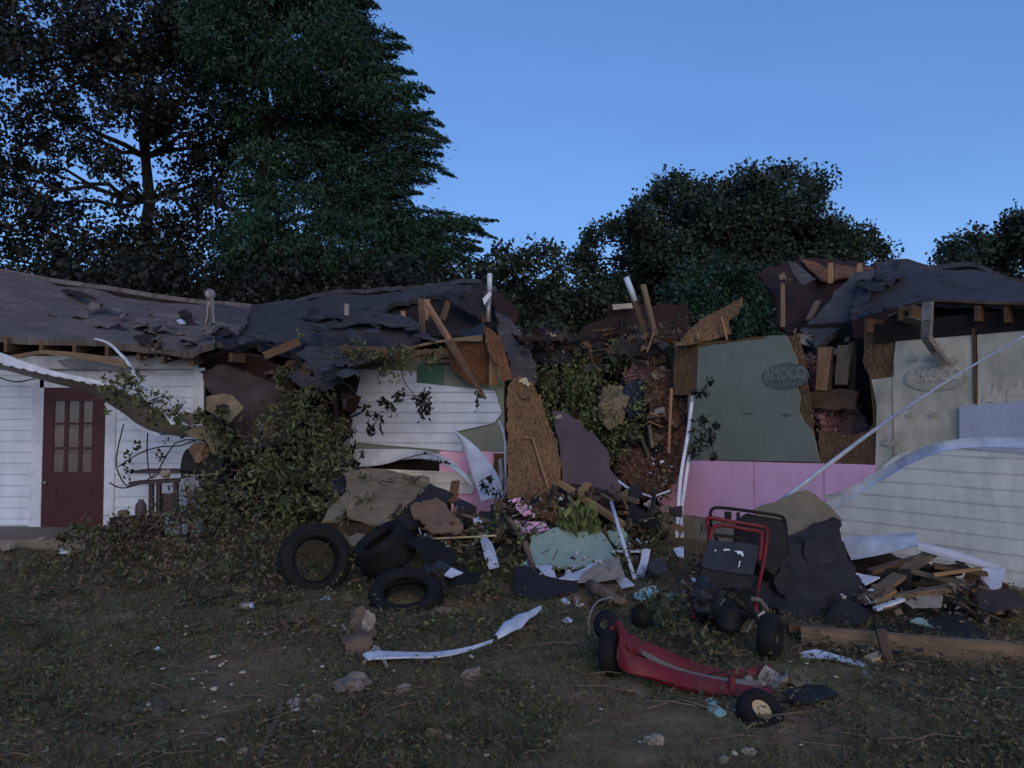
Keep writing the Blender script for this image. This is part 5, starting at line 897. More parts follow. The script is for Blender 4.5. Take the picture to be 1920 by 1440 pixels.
S1('peeled_board', [(775, 945, 8.3), (800, 938, 8.4), (820, 934, 8.4), (836, 945, 8.4), (846, 962, 8.2), (868, 985, 8), (860, 1001, 7.9), (806, 998, 7.9), (790, 975, 8.1), (774, 965, 8.2)], 'card', 'crumbling brown plasterboard with a torn outline right of the tan board', 'board', h=.08, jag=.03, wave=.06, thick=.02)
S1('chair_back', [(846, 902, 9.3), (862, 900, 9.3), (858, 930, 9.2), (868, 938, 9.1), (838, 942, 9.1), (842, 925, 9.2)], 'osb2', 'small curved brown chair back in front of the cream siding', 'chair back', h=.05, wave=.03, thick=.02)
S1('navy_board', [(850, 944, 8.9), (866, 937, 9), (892, 948, 8.9), (896, 975, 8.6), (870, 980, 8.6), (856, 965, 8.7)], 'tarp', 'dark navy panel right of the crumbling brown plasterboard', 'panel', h=.07, wave=.03, thick=.02)
S1('felt_sheet', [(898, 962, 8.8), (950, 960, 8.9), (948, 1000, 8.5), (915, 1000, 8.5)], 'felt', 'black cloth behind the narrow torn white siding', 'cloth', h=.08, jag=.02, wave=.08)
S1('roof_slab', [(962, 1070, 7.5), (985, 1064, 7.6), (1012, 1072, 7.6), (1040, 1086, 7.4), (1086, 1088, 7.4), (1082, 1106, 7.1), (1040, 1112, 6.9), (1000, 1118, 6.8), (966, 1112, 6.9)], 'felt', 'dark shingle slab lying below the aqua board', 'roof slab', h=.08, jag=.012, wave=.08, thick=.03)
S1('slate_scrap', [(1218, 1050, 7.7), (1248, 1046, 7.8), (1252, 1070, 7.5), (1232, 1078, 7.4), (1216, 1066, 7.5)], 'shingle3', 'grey shingle piece left of the red kart', 'shingle', h=.05, jag=.01, wave=.03)
S1('siding_sheet', [(1262, 1028, 8.1), (1282, 1024, 8.1), (1282, 1045, 7.9), (1270, 1042, 7.9)], 'white', 'small white scrap between the aqua debris and the kart', 'scrap', h=.05)
S1('siding_sheet', [(1152, 1084, 7.5), (1172, 1082, 7.5), (1190, 1096, 7.3), (1166, 1102, 7.2)], 'white', 'white square scrap at the foot of the white pole', 'scrap', h=.05)
S1('osb_scrap', [(1130, 1094, 7.3), (1160, 1096, 7.2), (1168, 1108, 7.1), (1140, 1108, 7.1)], 'osb', 'orange brown board scrap behind the grey log', 'scrap', h=.05, jag=.01)
m = MB(); m.tube([P(1106, 1096, 7.1), P(1120, 1106, 6.95), P(1150, 1122, 6.7), P(1170, 1130, 6.55)], [.05, .06, .05, .03], 9); m.build('log', M['log'], None, 'stubby grey log lying below the cream sheet', 'log', smooth=True)
m = MB(); m.tube([P(935, 950, 9.0), P(960, 980, 8.6), P(985, 1020, 8.2), P(1000, 1066, 7.8)], [.012, .03, .035, .02], 7); m.build('branch', M['log'], None, 'thick brown branch slanting down left of the aqua board', 'branch')
m = MB(); m.tube([P(808, 1010, 7.9), P(900, 1006, 8), P(930, 1004, 8)], .01, 5); m.build('lath', M['yel'], None, 'thin level lath right of the tipped tyre', 'lath')

# foreground pieces
loft('trim_strip', [(x, y, d*.975) for x, y, d in [(680, 1226, 5.25), (702, 1220, 5.3), (760, 1222, 5.3), (820, 1222, 5.3), (880, 1212, 5.4), (925, 1198, 5.6)]], [(x, y+1, d*.972) for x, y, d in [(690, 1234, 5.2), (712, 1232, 5.2), (760, 1230, 5.22), (820, 1229, 5.24), (880, 1217, 5.38), (924, 1201, 5.58)]], M['trim'], .012, L='long thin bowed white trim lying on the grass in the foreground', c='trim')
loft('siding_scrap', [(926, 1190, 5.5), (960, 1160, 5.8), (1014, 1137, 6.2)], [(934, 1196, 5.45), (974, 1178, 5.62), (1016, 1142, 6.15)], M['trim'], .006, 14, 3, .02, L='crumpled white siding piece at the right end of the bowed trim', c='siding', crumple=.03)
S1('cardboard', [(634, 1185, 5.75), (650, 1160, 5.95), (675, 1140, 6.1), (690, 1148, 6.0), (706, 1180, 5.75), (700, 1212, 5.4), (672, 1232, 5.2), (650, 1225, 5.3)], 'card', 'crushed brown cardboard standing on the grass below the tyres', 'cardboard', h=.06, jag=.01, wave=.12, wsc=4, thick=.01)
chunk('plaster_chunk', gd(692, 1196, .14), .07, 'plaster', 'off white lump stuck to the crushed cardboard', 'plaster', sq=(.6, .5, 1.1))
m = MB(); m.tube([gd(704, 1226, .05), gd(682, 1250, .03)], [.018, .012], 6); m.build('wood_splinter', M['plaster'], None, 'left one of two pale splinters under the bowed trim', 'splinter')
m = MB(); m.tube([gd(708, 1230, .05), gd(726, 1258, .03)], [.02, .012], 6); m.build('wood_splinter', M['plaster'], None, 'right one of two pale splinters under the bowed trim', 'splinter')
for (x, y, r, m_, lb) in ((660, 1290, .10, 'conc', 'large grey plaster chunk with a pale edge on the grass'), (758, 1296, .04, 'plaster', 'long white plaster chunk right of the large grey one'), (886, 1272, .055, 'conc', 'grey plaster chunk in the middle foreground'), (552, 1328, .045, 'plaster', 'round white plaster chunk beside the bark strip'), (592, 1325, .05, 'tan', 'tan lump right of the round white plaster chunk'), (1228, 1398, .038, 'plaster', 'squarish white chunk in front of the red kart'), (1404, 1414, .03, 'plaster', 'pale chunk in front of the lying kart wheel'), (1357, 1432, .025, 'plaster', 'small white chunk at the bottom edge of the picture'), (812, 1382, .04, 'tan', 'tan lump in the lower middle of the lawn'), (840, 1386, .025, 'plaster', 'small pale pebble beside the tan lump on the lawn'), (456, 1414, .026, 'plaster', 'white sliver at the lower left of the lawn'), (295, 1220, .024, 'white', 'bright white round scrap alone on the left lawn'), (652, 1128, .06, 'tan', 'tan flat scrap left of the crushed tyre'), (612, 1128, .035, 'white', 'white scrap below the upright tyre'), (835, 1150, .07, 'tan', 'tan scrap right of the crushed tyre'), (1280, 1360, .001, 'tan', ''), (1395, 1184, .03, 'plaster', 'pale scrap between the kart wheels')):
    if lb: chunk('plaster_chunk', gd(x, y, r*.35), r, m_, lb, 'chunk', sq=(1.3, .9, .5) if r > .055 else (1.2, .8, .7), ns=4)
S1('cyan_scrap', [(1322, 1312, 4.45), (1338, 1304, 4.5), (1345, 1322, 4.35), (1362, 1334, 4.25), (1350, 1342, 4.2), (1325, 1328, 4.3)], 'cyan', 'bright aqua foam scrap on the grass below the red kart', 'foam scrap', h=.03, jag=.008, wave=.03)
S1('cyan_scrap', [(1198, 1222, 5.0), (1215, 1220, 5.0), (1232, 1226, 4.95), (1215, 1234, 4.9)], 'cyan', 'pale aqua scrap caught on the red kart rail', 'foam scrap', h=.03, jag=.008, wave=.02)
S1('cyan_scrap', [(1190, 1116, 6.9), (1208, 1104, 7.0), (1225, 1100, 7), (1235, 1112, 6.9), (1222, 1120, 6.8), (1198, 1126, 6.7)], 'cyan', 'torn aqua scraps in the weeds left of the kart seat', 'foam scrap', h=.03, jag=.02, wave=.03)
S1('cyan_scrap', [(1236, 1108, 6.9), (1266, 1110, 6.85), (1262, 1120, 6.7), (1246, 1118, 6.75)], 'cyan', 'pointed aqua scrap just left of the kart seat', 'foam scrap', h=.03, jag=.01, wave=.02)
for x, y, lb in ((1060, 1132, 'white Y shaped scrap on bare soil'), (1086, 1136, 'white bent scrap right of the Y shaped one'), (1064, 1174, 'pale scrap behind the kart front wheel')):
    S1('paper_scrap', [gd(x-9, y-2, .03), gd(x+2, y-4, .04), gd(x+9, y+1, .03), gd(x+4, y+3, .02), gd(x-5, y+2, .02)], 'white', lb, 'scrap', h=.03, jag=.012, wave=.02)
m = MB(); c = gd(462, 1148, .035); m.tube([c+Vector((-.05, 0, 0)), c+Vector((.03, .0, .005))], .03, 12); o = m.build('plastic_bottle', M['steel'], None, 'small clear bottle with a blue cap lying on the grass', 'bottle', smooth=True)
m = MB(); m.tube([c+Vector((.032, 0, .005)), c+Vector((.056, 0, .008))], .026, 12); m.build('bottle_cap', M['blue'], o)
loft('bark_strip', [(520, 1308, 4.4), (514, 1345, 4.15), (500, 1372, 3.95), (478, 1440, 3.55)], [(532, 1310, 4.4), (526, 1345, 4.12), (509, 1372, 3.93), (482, 1442, 3.53)], M['log'], .012, L='long curled grey bark strip on the lawn at the lower left', c='bark')
S1('leaf_rag', [(245, 1330, 4.3), (290, 1302, 4.5), (306, 1306, 4.5), (318, 1340, 4.2), (300, 1345, 4.2), (280, 1332, 4.3), (262, 1338, 4.2)], 'leafF', 'limp grey green rag flat on the left lawn', 'rag', h=.05, jag=.03, wave=.03)
S1('flat_stick', [(1136, 1284, 4.75), (1180, 1278, 4.8), (1240, 1310, 4.5), (1228, 1316, 4.45), (1170, 1298, 4.6)], 'tan', 'flattened grey straw and bark in front of the red kart', 'bark', h=.05, jag=.02, wave=.04)
S1('grey_rag', [(1608, 1255, 4.9), (1620, 1252, 4.92), (1665, 1300, 4.55), (1650, 1302, 4.52)], 'conc', 'grey slat lying on the grass below the white trim strip', 'slat', h=.05, jag=.008)
# countless look-alike crumbs: individual plaster chips
base = chunk('plaster_chip', gd(500, 1190, .01), .022, 'stain', 'tiny pale plaster chip scattered on the lawn', 'chip', 'small plaster chips scattered over the lawn', sq=(1.2, .8, .45), sub=1)
for i in range(170):
    x = random.choice((random.uniform(20, 1900), random.gauss(600, 170))); y = random.uniform(1120, 1436)
    q = gd(x, y, .008); o = base.copy(); COL.objects.link(o); o.location = q; o.rotation_euler = (random.uniform(-.3, .3), random.uniform(-.3, .3), random.uniform(0, 6)); s = random.choice((.25, .3, .4, .5, .6, .9)); o.scale = (s*random.uniform(.8, 1.5), s, s)

# ------------------------------------------------------------------ overturned red kart
K = empty('go_kart', gd(1320, 1240), 'wrecked red kart frame with black seat, roll cage and small wheels', 'kart')
def wheel(c, axis, r, w_, lb=None):
    m = MB(); h = w_/2; m.lathe([(r*.42, -h*.75), (r*.72, -h), (r*.93, -h*.8), (r, -h*.35), (r, h*.35), (r*.93, h*.8), (r*.72, h), (r*.5, h*.8), (r*.40, 0)], c, axis, 28)
    t = m.build('wheel', M['rubber'], K, smooth=True)
    m = MB(); m.lathe([(0, -h*.55), (r*.12, -h*.6), (r*.16, -h*.2), (r*.3, -h*.2), (r*.38, -h*.5), (r*.42, -h*.5), (r*.47, h*.5), (r*.4, h*.35), (r*.2, h*.35), (r*.12, h*.6), (0, h*.55)], c, axis, 20, closed=False); m.build('rim', M['yel'], t)
wheel(P(1146, 1226, 4.95), (.93, -.33, .08), .15, .12); wheel(P(1424, 1336, 4.22), (.25, -.62, .74), .125, .11)
wheel(P(1444, 1196, 5.2), (.86, -.5, 0), .155, .13); wheel(P(1338, 1140, 6.0), (.5, -.8, .2), .15, .14)
loft('frame_rail', [(1153, 1172, 5.0), (1190, 1194, 5.0), (1240, 1214, 5.0), (1290, 1236, 4.95), (1350, 1254, 4.9), (1400, 1252, 4.9), (1448, 1246, 4.95)], [(1160, 1192, 4.95), (1185, 1222, 4.9), (1240, 1238, 4.92), (1290, 1256, 4.88), (1350, 1272, 4.82), (1400, 1268, 4.84), (1440, 1264, 4.88)], M['red'], .03, 40, 3, .012, p=K)
loft('frame_rail', [(1162, 1192, 4.78), (1175, 1220, 4.72), (1215, 1236, 4.7), (1270, 1256, 4.66), (1330, 1270, 4.6), (1400, 1284, 4.56), (1450, 1288, 4.56)], [(1160, 1250, 4.72), (1180, 1262, 4.66), (1222, 1270, 4.62), (1270, 1284, 4.56), (1330, 1298, 4.5), (1400, 1304, 4.48), (1446, 1306, 4.48)], M['red'], .03, 40, 3, .012, p=K)
for q, r_ in (([P(1160, 1170, 4.98), P(1176, 1210, 4.8), P(1186, 1222, 4.75)], .028), ([P(1150, 1176, 4.98), P(1140, 1196, 4.95), P(1146, 1226, 4.95)], .022), ([P(1372, 1270, 4.55), P(1372, 1300, 4.5)], .02)):
    m = MB(); m.tube(q, r_, 8); m.build('frame_brace', M['red'], K)
loft('rail_top', [(1200, 1216, 4.82), (1250, 1242, 4.75), (1310, 1262, 4.68), (1370, 1272, 4.62), (1430, 1276, 4.62)], [(1206, 1224, 4.76), (1250, 1252, 4.7), (1310, 1271, 4.62), (1370, 1281, 4.56), (1430, 1286, 4.56)], M['conc'], .012, p=K)
m = MB(); m.lathe([(.06, 0), (.085, -.01), (.095, .03), (.07, .04), (.03, .05)], P(1140, 1172, 5.15), (-.6, -.7, .3), 20, closed=False); m.build('headlight', M['black'], K, smooth=True)
m = MB(); m.tube(resample([(1106, 1190, 5.2), (1104, 1160, 5.2), (1120, 1128, 5.2), (1150, 1120, 5.2)], 10), .006, 5); m.build('wire', M['steel'], K)
m = MB(); m.lathe([(0, 0), (.04, .0), (.075, .04), (.08, .1)], P(1190, 1166, 5.3), (.6, -.4, .6), 20, closed=False); m.build('headlight', M['black'], K, smooth=True)
# roll cage: dark outer hoop, two red hoops
def tb(pts, r, m_, nm, n=24):
    m = MB(); m.tube(resample(pts, n), r, 8); return m.build(nm, M[m_], K, smooth=True)
tb([(1333, 988, 6.6), (1332, 962, 6.6), (1338, 953, 6.6), (1350, 952, 6.6), (1380, 955, 6.6), (1430, 962, 6.6), (1464, 968, 6.6), (1472, 978, 6.6), (1475, 1004, 6.6), (1480, 1040, 6.5)], .014, 'black', 'roll_cage')
tb([(1312, 1080, 6.1), (1330, 1014, 6.3), (1326, 980, 6.4), (1328, 972, 6.4), (1340, 972, 6.4), (1384, 980, 6.4), (1432, 988, 6.4), (1438, 1000, 6.35), (1432, 1050, 6.2), (1422, 1100, 6.1), (1416, 1150, 5.8)], .017, 'red', 'roll_cage')
tb([(1330, 1024, 6.25), (1334, 996, 6.3), (1342, 987, 6.3), (1360, 985, 6.3), (1390, 991, 6.3), (1424, 997, 6.3), (1428, 1010, 6.3), (1424, 1050, 6.2)], .016, 'red', 'roll_cage')
tb([(1312, 1080, 6.1), (1304, 1110, 6.05), (1300, 1160, 5.9)], .02, 'red', 'frame_leg', 6)
for a, b, k in ((P(1384, 962, 6.55), P(1384, 1020, 6.4), .03), (P(1340, 1003, 6.4), P(1386, 1008, 6.4), .025), (P(1340, 1003, 6.4), P(1345, 1016, 6.3), .02)):
    m = MB(); m.beam(a, b, k, k); m.build('cross_bar', M['black'], K)
m = MB(); m.lathe([(0, -.03), (.028, -.03), (.03, .02), (.02, .03), (0, .03)], P(1365, 966, 6.5), (0, 0, 1), 12, closed=False); m.build('bracket', M['black'], K)
sheet('engine_cover', [P(1390, 968, 6.65), P(1400, 962, 6.65), P(1470, 974, 6.6), P(1478, 1040, 6.5), P(1450, 1080, 6.4), P(1384, 1025, 6.5)], M['black'], .22, .1, 0, .04, p=K)
def roundslab(name, pts, th, m_, rad=.04):
    pts = [V3(t) for t in pts]; C = sum(pts, Vector())/4; out = []
    for i in range(4):
        a, b, c = pts[i-1], pts[i], pts[(i+1) % 4]; u = (a-b).normalized()*rad; v = (c-b).normalized()*rad
        for t in range(6): s = t/5; out.append(b+u*(1-s)**2+v*s**2)
    return sheet(name, out, M[m_], th, .06, 0, .012, 6, p=K)
seat = roundslab('seat_back', [(1328, 1012, 6.2), (1424, 1022, 6.15), (1412, 1080, 5.95), (1314, 1064, 6.0)], .10, 'vinyl')
for q in ([(1356, 1030), (1366, 1029), (1370, 1032), (1358, 1033)], [(1376, 1033), (1392, 1034), (1395, 1041), (1391, 1044), (1389, 1038), (1384, 1040), (1382, 1036)], [(1386, 1052), (1389, 1052), (1387, 1062), (1384, 1064)], [(1340, 1031), (1343, 1030), (1343, 1033), (1340, 1034)]): sheet('seat_tear', [P(x, y, 6.07-(y-1030)*.0022) for x, y in q], M['white'], .004, .02, .004, p=seat)
roundslab('seat_base', [(1314, 1066, 5.98), (1412, 1083, 5.93), (1408, 1106, 5.9), (1312, 1094, 5.95)], .14, 'black', .03)
m = MB(); m.lathe([(0, 0), (.075, 0), (.08, .02), (.075, .05), (.06, .06), (.065, .14), (0, .14)], P(1364, 1178, 5.45), (.1, -.1, 1), 20, closed=False); m.build('air_filter', M['black'], K, smooth=True)
chunk('engine_block', P(1330, 1122, 5.9), .17, 'vinyl', None, None, sq=(1, .8, .75), p=K, ns=5); chunk('engine_block', P(1366, 1150, 5.8), .12, 'black', None, None, sq=(1, .8, .9), p=K, ns=5)
for _ in range(26):
    m = MB(); a = P(random.uniform(1310, 1420), random.uniform(1105, 1190), random.uniform(5.4, 5.9)); b = a+Vector((random.gauss(0, .12), random.gauss(0, .08), random.gauss(0, .08))); m.tube([a, a.lerp(b, .5)+Vector((0, 0, .03)), b], random.uniform(.006, .018), 6); m.build('engine_part', M[random.choice(['steel', 'black', 'black', 'red', 'redin'])], K)

# ------------------------------------------------------------------ left side: bent awning, strips, porch clutter
A = empty('awning', P(200, 740, 9.6), 'long beige metal awning torn down and bent across the doorway', 'awning')
loft('awning_sheet', [(-60, 655, 9.3), (0, 668, 9.4), (90, 694, 9.5), (160, 712, 9.6), (230, 735, 9.7), (300, 772, 9.75), (350, 800, 9.8), (415, 800, 9.8)], [(-60, 672, 10.2), (0, 690, 10.2), (80, 712, 10.2), (140, 728, 10.2), (196, 752, 10.15), (250, 790, 10.1), (300, 812, 10.1), (400, 822, 10.1)], M['awn'], .012, 40, 6, .06, p=A)
loft('awning_edge', [(-60, 645, 9.25), (0, 661, 9.3), (40, 676, 9.3), (100, 695, 9.4), (160, 708, 9.5), (200, 717, 9.55), (240, 728, 9.6)], [(-60, 660, 9.25), (0, 680, 9.3), (40, 690, 9.3), (100, 704, 9.4), (160, 716, 9.5), (200, 724, 9.55), (240, 733, 9.6)], M['trim'], .02, 30, 2, 0, p=A)
for i in range(9):
    m = MB(); x = 6+i*22; y = 683+i*5.0+(i > 4)*-1; m.beam(P(x, y, 9.25+.03*i), P(x+13, y+3.4, 9.27+.03*i), .03, .012); m.build('edge_tab', M['trim'], A)
loft('awning_lip', [(196, 754, 9.95), (230, 774, 9.9), (262, 798, 9.9), (300, 814, 9.9)], [(196, 760, 9.95), (230, 780, 9.9), (262, 805, 9.9), (300, 819, 9.9)], M['trim'], .01, 16, 2, 0, p=A)
loft('gutter_strip', [(178, 633, 9.7), (205, 641, 9.65), (233, 667, 9.5), (258, 702, 9.4), (294, 744, 9.3), (318, 772, 9.3), (330, 795, 9.3)], [(176, 636, 9.7), (204, 646, 9.65), (230, 672, 9.5), (252, 706, 9.4), (284, 750, 9.3), (306, 776, 9.3), (322, 797, 9.3)], M['trim'], .003, 30, 3, -.01, crumple=.03, L='pale bent gutter strip hanging diagonally from the left eave', c='gutter')
S1('nest_box_panel', [(388, 744, 9.9), (420, 738, 9.9), (436, 742, 9.9), (458, 764, 9.8), (432, 792, 9.7), (404, 780, 9.8), (386, 768, 9.9)], 'tan', 'tan panel with a round hole among the branches by the wall corner', 'panel', h=.07, jag=.004, wave=.02, holes=[[(407, 770, 9.85), (410, 761, 9.85), (420, 757, 9.85), (430, 761, 9.83), (433, 772, 9.8), (420, 773, 9.83)]])
S1('brown_tarp', [(376, 700, 10.6), (430, 690, 10.7), (500, 694, 10.8), (545, 720, 10.8), (548, 750, 10.7), (560, 800, 10.6), (520, 830, 10.5), (470, 840, 10.4), (430, 800, 10.3), (392, 740, 10.4)], 'murk', 'large dull brown tarp slumped between the door wall and the middle wall', 'tarp', h=.14, jag=.03, wave=.3, wsc=1.8)
S1('cardboard', [(493, 790, 10.1), (503, 788, 10.1), (518, 800, 10.1), (510, 822, 10), (492, 820, 10)], 'card', 'folded brown box flap below the large brown tarp', 'box flap', h=.06, wave=.02)
for t, m_, lb in (([(340, 812, 9.7), (372, 798, 9.7), (402, 800, 9.7), (420, 830, 9.6), (416, 862, 9.6), (398, 850, 9.6), (384, 826, 9.65)], 'greyb', 'pale torn siding sheet above the grill'), ([(376, 776, 9.7), (412, 780, 9.7), (420, 798, 9.7), (380, 800, 9.75)], 'tarp', 'small blue grey cloth above the pale torn siding'), ([(330, 780, 9.7), (372, 770, 9.7), (386, 784, 9.7), (356, 800, 9.7)], 'conc', 'grey crumpled sheet at the right end of the awning')):
    S1('siding_sheet', t, m_, lb, 'sheet', h=.07, jag=.02, wave=.06)
# grill
e = empty('barbecue_grill', P(395, 960, 9.6), 'black barbecue grill with lid and side shelf against the white wall', 'grill')
m = MB(); c0, c1 = P(352, 880, 9.75), P(428, 888, 9.7); ax = (c1-c0)
n = 12; vs = []
for s in (0, 1):
    for i in range(n+1):
        a = math.pi*i/n; vs.append(c0+ax*s+Vector((0, -.22*math.cos(a), .26*math.sin(a))))
fs = [(i, i+1, n+1+i+1, n+1+i) for i in range(n)]+[tuple(range(n+1))[::-1], tuple(range(n+1, 2*n+2)), (0, n+1, 2*n+1, n)]
m.add(vs, fs); m.build('lid', M['black'], e, smooth=False)
m = MB(); m.beam(P(347, 891, 9.5), P(384, 890, 9.5), .02, .02); m.build('handle', M['steel'], e)
m = MB(); m.box((c0+c1)/2+Vector((0, 0, -.14)), ax*.5, Vector((0, .2, 0)), Vector((0, 0, .12))); m.build('firebox', M['black'], e)
m = MB(); m.box(c0+Vector((-.3, 0, -.02)), Vector((.28, 0, 0)), Vector((0, .18, 0)), Vector((0, 0, .02))); m.build('side_shelf', M['murk'], e)
for x in (356, 424):
    m = MB(); b = P(x, 905, 9.65); m.beam(b, Vector((b.x, b.y, 0)), .04, .04, up=(0, 1, 0)); m.build('leg', M['black'], e)
chunk('seat_cushion', P(376, 848, 9.6), .14, 'card', 'round brown cushion on top of the grill', 'cushion', sq=(1, .8, .9))
S1('grey_cover', [(338, 898, 9.4), (370, 892, 9.4), (374, 912, 9.35), (356, 928, 9.3), (342, 930, 9.3)], 'steel', 'grey metal plate with a pale edge under the grill handle', 'plate', h=.05)
chunk('paper_bag', P(311, 889, 9.55), .055, 'plaster', 'small pale crumpled ball beside the grill', 'paper ball', sq=(1, 1, 1))
# wooden stand
e = empty('wooden_stand', P(310, 965, 9.7), 'small brown wooden stand left of the grill', 'stand')
def quick(nm, a, b, w_, h_, m_, up=None, par=None):
    m = MB(); m.beam(P(*a), P(*b), w_, h_, up); return m.build(nm, M[m_], par)
quick('top', (252, 905, 9.7), (345, 900, 9.7), .3, .04, 'murk', None, e)
for x in (284, 298, 330): quick('leg', (x, 903, 9.6), (x, 968, 9.6), .05, .05, 'murk', (0, 1, 0), e)
quick('side_panel', (316, 925, 9.68), (316, 962, 9.68), .16, .02, 'maroon', (0, 1, 0), e)
m = MB(); k = P(264, 966, 9.5); m.lathe([(0, 0), (.06, 0), (.065, .02), (.062, .13), (.03, .17), (.03, .19), (0, .19)], k, (0, 0, 1), 16, closed=False); m.build('plastic_jug', M['maroon'], None, 'purple grey plastic jug standing by the white wall', 'jug', smooth=True)
chunk('seat_cushion', P(232, 962, 9.5), .07, 'leafF', 'dull green lump left of the purple jug', 'lump')
m = MB(); m.box(P(258, 990, 9.4), Vector((.26, 0, 0)), Vector((0, .15, 0)), Vector((0, 0, .14)), 0, 1, .01); m.build('low_crate', M['redin'], None, 'low dark red crate under the purple jug', 'crate')
S1('white_scrap', [(222, 990, 9.2), (246, 988, 9.2), (248, 997, 9.15), (224, 998, 9.15)], 'conc', 'pale strip on the front of the low red crate', 'scrap', h=.04)
e = empty('paint_can', P(122, 1052, 8.9), 'small dented white and blue can by the porch step', 'can')
m = MB(); m.tube([P(122, 1052, 8.9), P(123, 1028, 8.9)], .06, 14); m.build('can_body', M['white'], e); m = MB(); m.tube([P(122.3, 1043, 8.9), P(122.6, 1037, 8.9)], .0615, 14); m.build('label_band', M['tarp'], e)
chunk('white_rag', P(12, 1026, 9.2), .09, 'plaster', 'pale crumpled rag on the concrete step at the left edge', 'rag', sq=(1.3, .6, .5)); chunk('white_rag', P(78, 1010, 9.2), .04, 'plaster', 'small pale scrap at the foot of the door', 'scrap')
# vines on the white wall
e = empty('vine', P(250, 910, 10.2), 'thin bare vine with a few leaves trailing over the white wall right of the door', 'vine')
for pts in ([(232, 795), (218, 860), (226, 895), (245, 912), (290, 890), (330, 830), (385, 826)], [(278, 800), (276, 850), (283, 895), (300, 885)], [(205, 905), (230, 915), (270, 905)], [(222, 875), (262, 850), (300, 838), (340, 835), (380, 820)], [(385, 825), (372, 805), (352, 800)], [(388, 824), (396, 805), (412, 818)], [(0, 708), (30, 716), (66, 710)]):
    m = MB(); m.tube(resample([(x, y, 10.2) for x, y in pts], 18), .009, 5); m.build('stem', M['bark'], e)
bl = [(P(x, y, 10.15), .07, .04, .09) for x, y in ((240, 855), (258, 836), (242, 890), (300, 852), (345, 815), (310, 820), (238, 872))]
build_leaves('foliage', leafquads(blobpts(bl, 500), .07, .5, .6), M['leafA'], e)

# ------------------------------------------------------------------ fallen branches and leaf heaps
bush('fallen_branch', 'leafy branch caught on the bent awning over the door', 'branch', [(240, 715, 9.3, 38, 26), (285, 755, 9.25, 42, 26), (210, 745, 9.3, 25, 20), (300, 780, 9.25, 30, 18), (330, 775, 9.3, 20, 20)], 900, .085, 'leafD', .06, 8, twigs=16, m2='leafE', f2=.2)
bush('leaf_heap', 'tall mound of leafy branches between the grill and the middle wall', 'leaf heap', [(440, 850, 9.6, 40, 40, .4), (470, 900, 9.3, 45, 40, .4), (520, 800, 9.9, 40, 34, .4), (500, 860, 9.5, 50, 40, .4), (560, 770, 10, 34, 30, .3), (575, 830, 9.7, 44, 40, .4), (540, 900, 9.2, 50, 36, .4), (600, 880, 9.3, 44, 40, .3), (610, 800, 9.9, 30, 34, .3), (430, 940, 9.1, 50, 40, .4), (500, 960, 8.8, 60, 34, .4), (570, 950, 8.9, 44, 34, .3), (620, 935, 9, 30, 30, .3), (410, 800, 9.8, 24, 30, .3), (600, 745, 10.1, 24, 20, .2), (640, 850, 9.6, 20, 40, .2), (380, 900, 9.2, 24, 26, .2)], 900, .085, 'leafD', .15, 16, asp=.38, twigs=40, m2='leafE', f2=.08)
bush('leaf_heap', 'low brown green brush heap spreading in front of the door', 'leaf heap', [(180, 1030, 8.6, 80, 34, .5), (260, 1040, 8.3, 90, 44, .5), (340, 1000, 8.6, 90, 50, .5), (420, 980, 8.4, 80, 56, .5), (480, 1040, 8, 80, 50, .5), (90, 1060, 8.2, 90, 20, .4), (150, 1000, 9.0, 40, 20, .3), (395, 1060, 7.6, 90, 34, .4), (300, 1080, 7.6, 120, 24, .4), (500, 1090, 7.3, 70, 24, .4), (200, 1010, 9.0, 30, 20, .2), (355, 935, 9.25, 30, 26, .15), (380, 960, 9.1, 40, 30, .2), (330, 970, 9.2, 40, 22, .2), (240, 1000, 9, 50, 30, .3), (300, 990, 9, 50, 40, .3), (40, 1064, 7.9, 70, 18, .4), (200, 1080, 7.4, 120, 20, .4), (430, 1110, 6.9, 80, 16, .3), (120, 1110, 6.9, 110, 12, .3)], 1000, .058, 'leafF', .12, 12, twigs=40, m2='leafD', f2=.4)
bush('fallen_tree', 'crown of a fallen tree filling the gap between the two house wings', 'fallen tree', [(1010, 740, 11.6, 50, 50, .4), (1060, 720, 11.6, 60, 45, .4), (1110, 760, 11.4, 60, 60, .5), (1050, 790, 11.2, 50, 50, .4), (1120, 820, 11, 60, 50, .4), (1180, 850, 10.9, 50, 60, .4), (1090, 690, 11.9, 60, 30, .4), (1160, 790, 11.2, 40, 50, .3), (980, 710, 11.6, 30, 30, .2), (1215, 780, 11, 22, 60, .3), (1150, 670, 12, 50, 30, .3)], 900, .07, 'leafD', .11, 12, twigs=40, m2='leafE', f2=.45)
bush('fallen_branch', 'grey green brush on the dark rubble behind the gap', 'branch', [(1230, 650, 12.2, 40, 40, .3), (1180, 640, 12.3, 40, 30, .3), (1260, 620, 12.2, 30, 25, .3), (1130, 650, 12.5, 40, 25, .3), (1225, 720, 11.8, 25, 40, .3), (1300, 600, 11.8, 24, 20, .3)], 380, .08, 'leafD', .1, 10, twigs=40, m2='leafF', f2=.4)
bush('fallen_branch', 'leafy branch lying along the eave above the white siding', 'branch', [(665, 650, 10.5, 22, 18), (690, 665, 10.5, 40, 16), (740, 665, 10.5, 50, 16), (790, 670, 10.5, 40, 16), (640, 672, 10.5, 20, 14), (830, 665, 10.5, 26, 12), (752, 690, 10.4, 16, 28), (720, 690, 10.4, 14, 20)], 850, .07, 'leafD', .06, 8, twigs=24, m2='leafE', f2=.25)
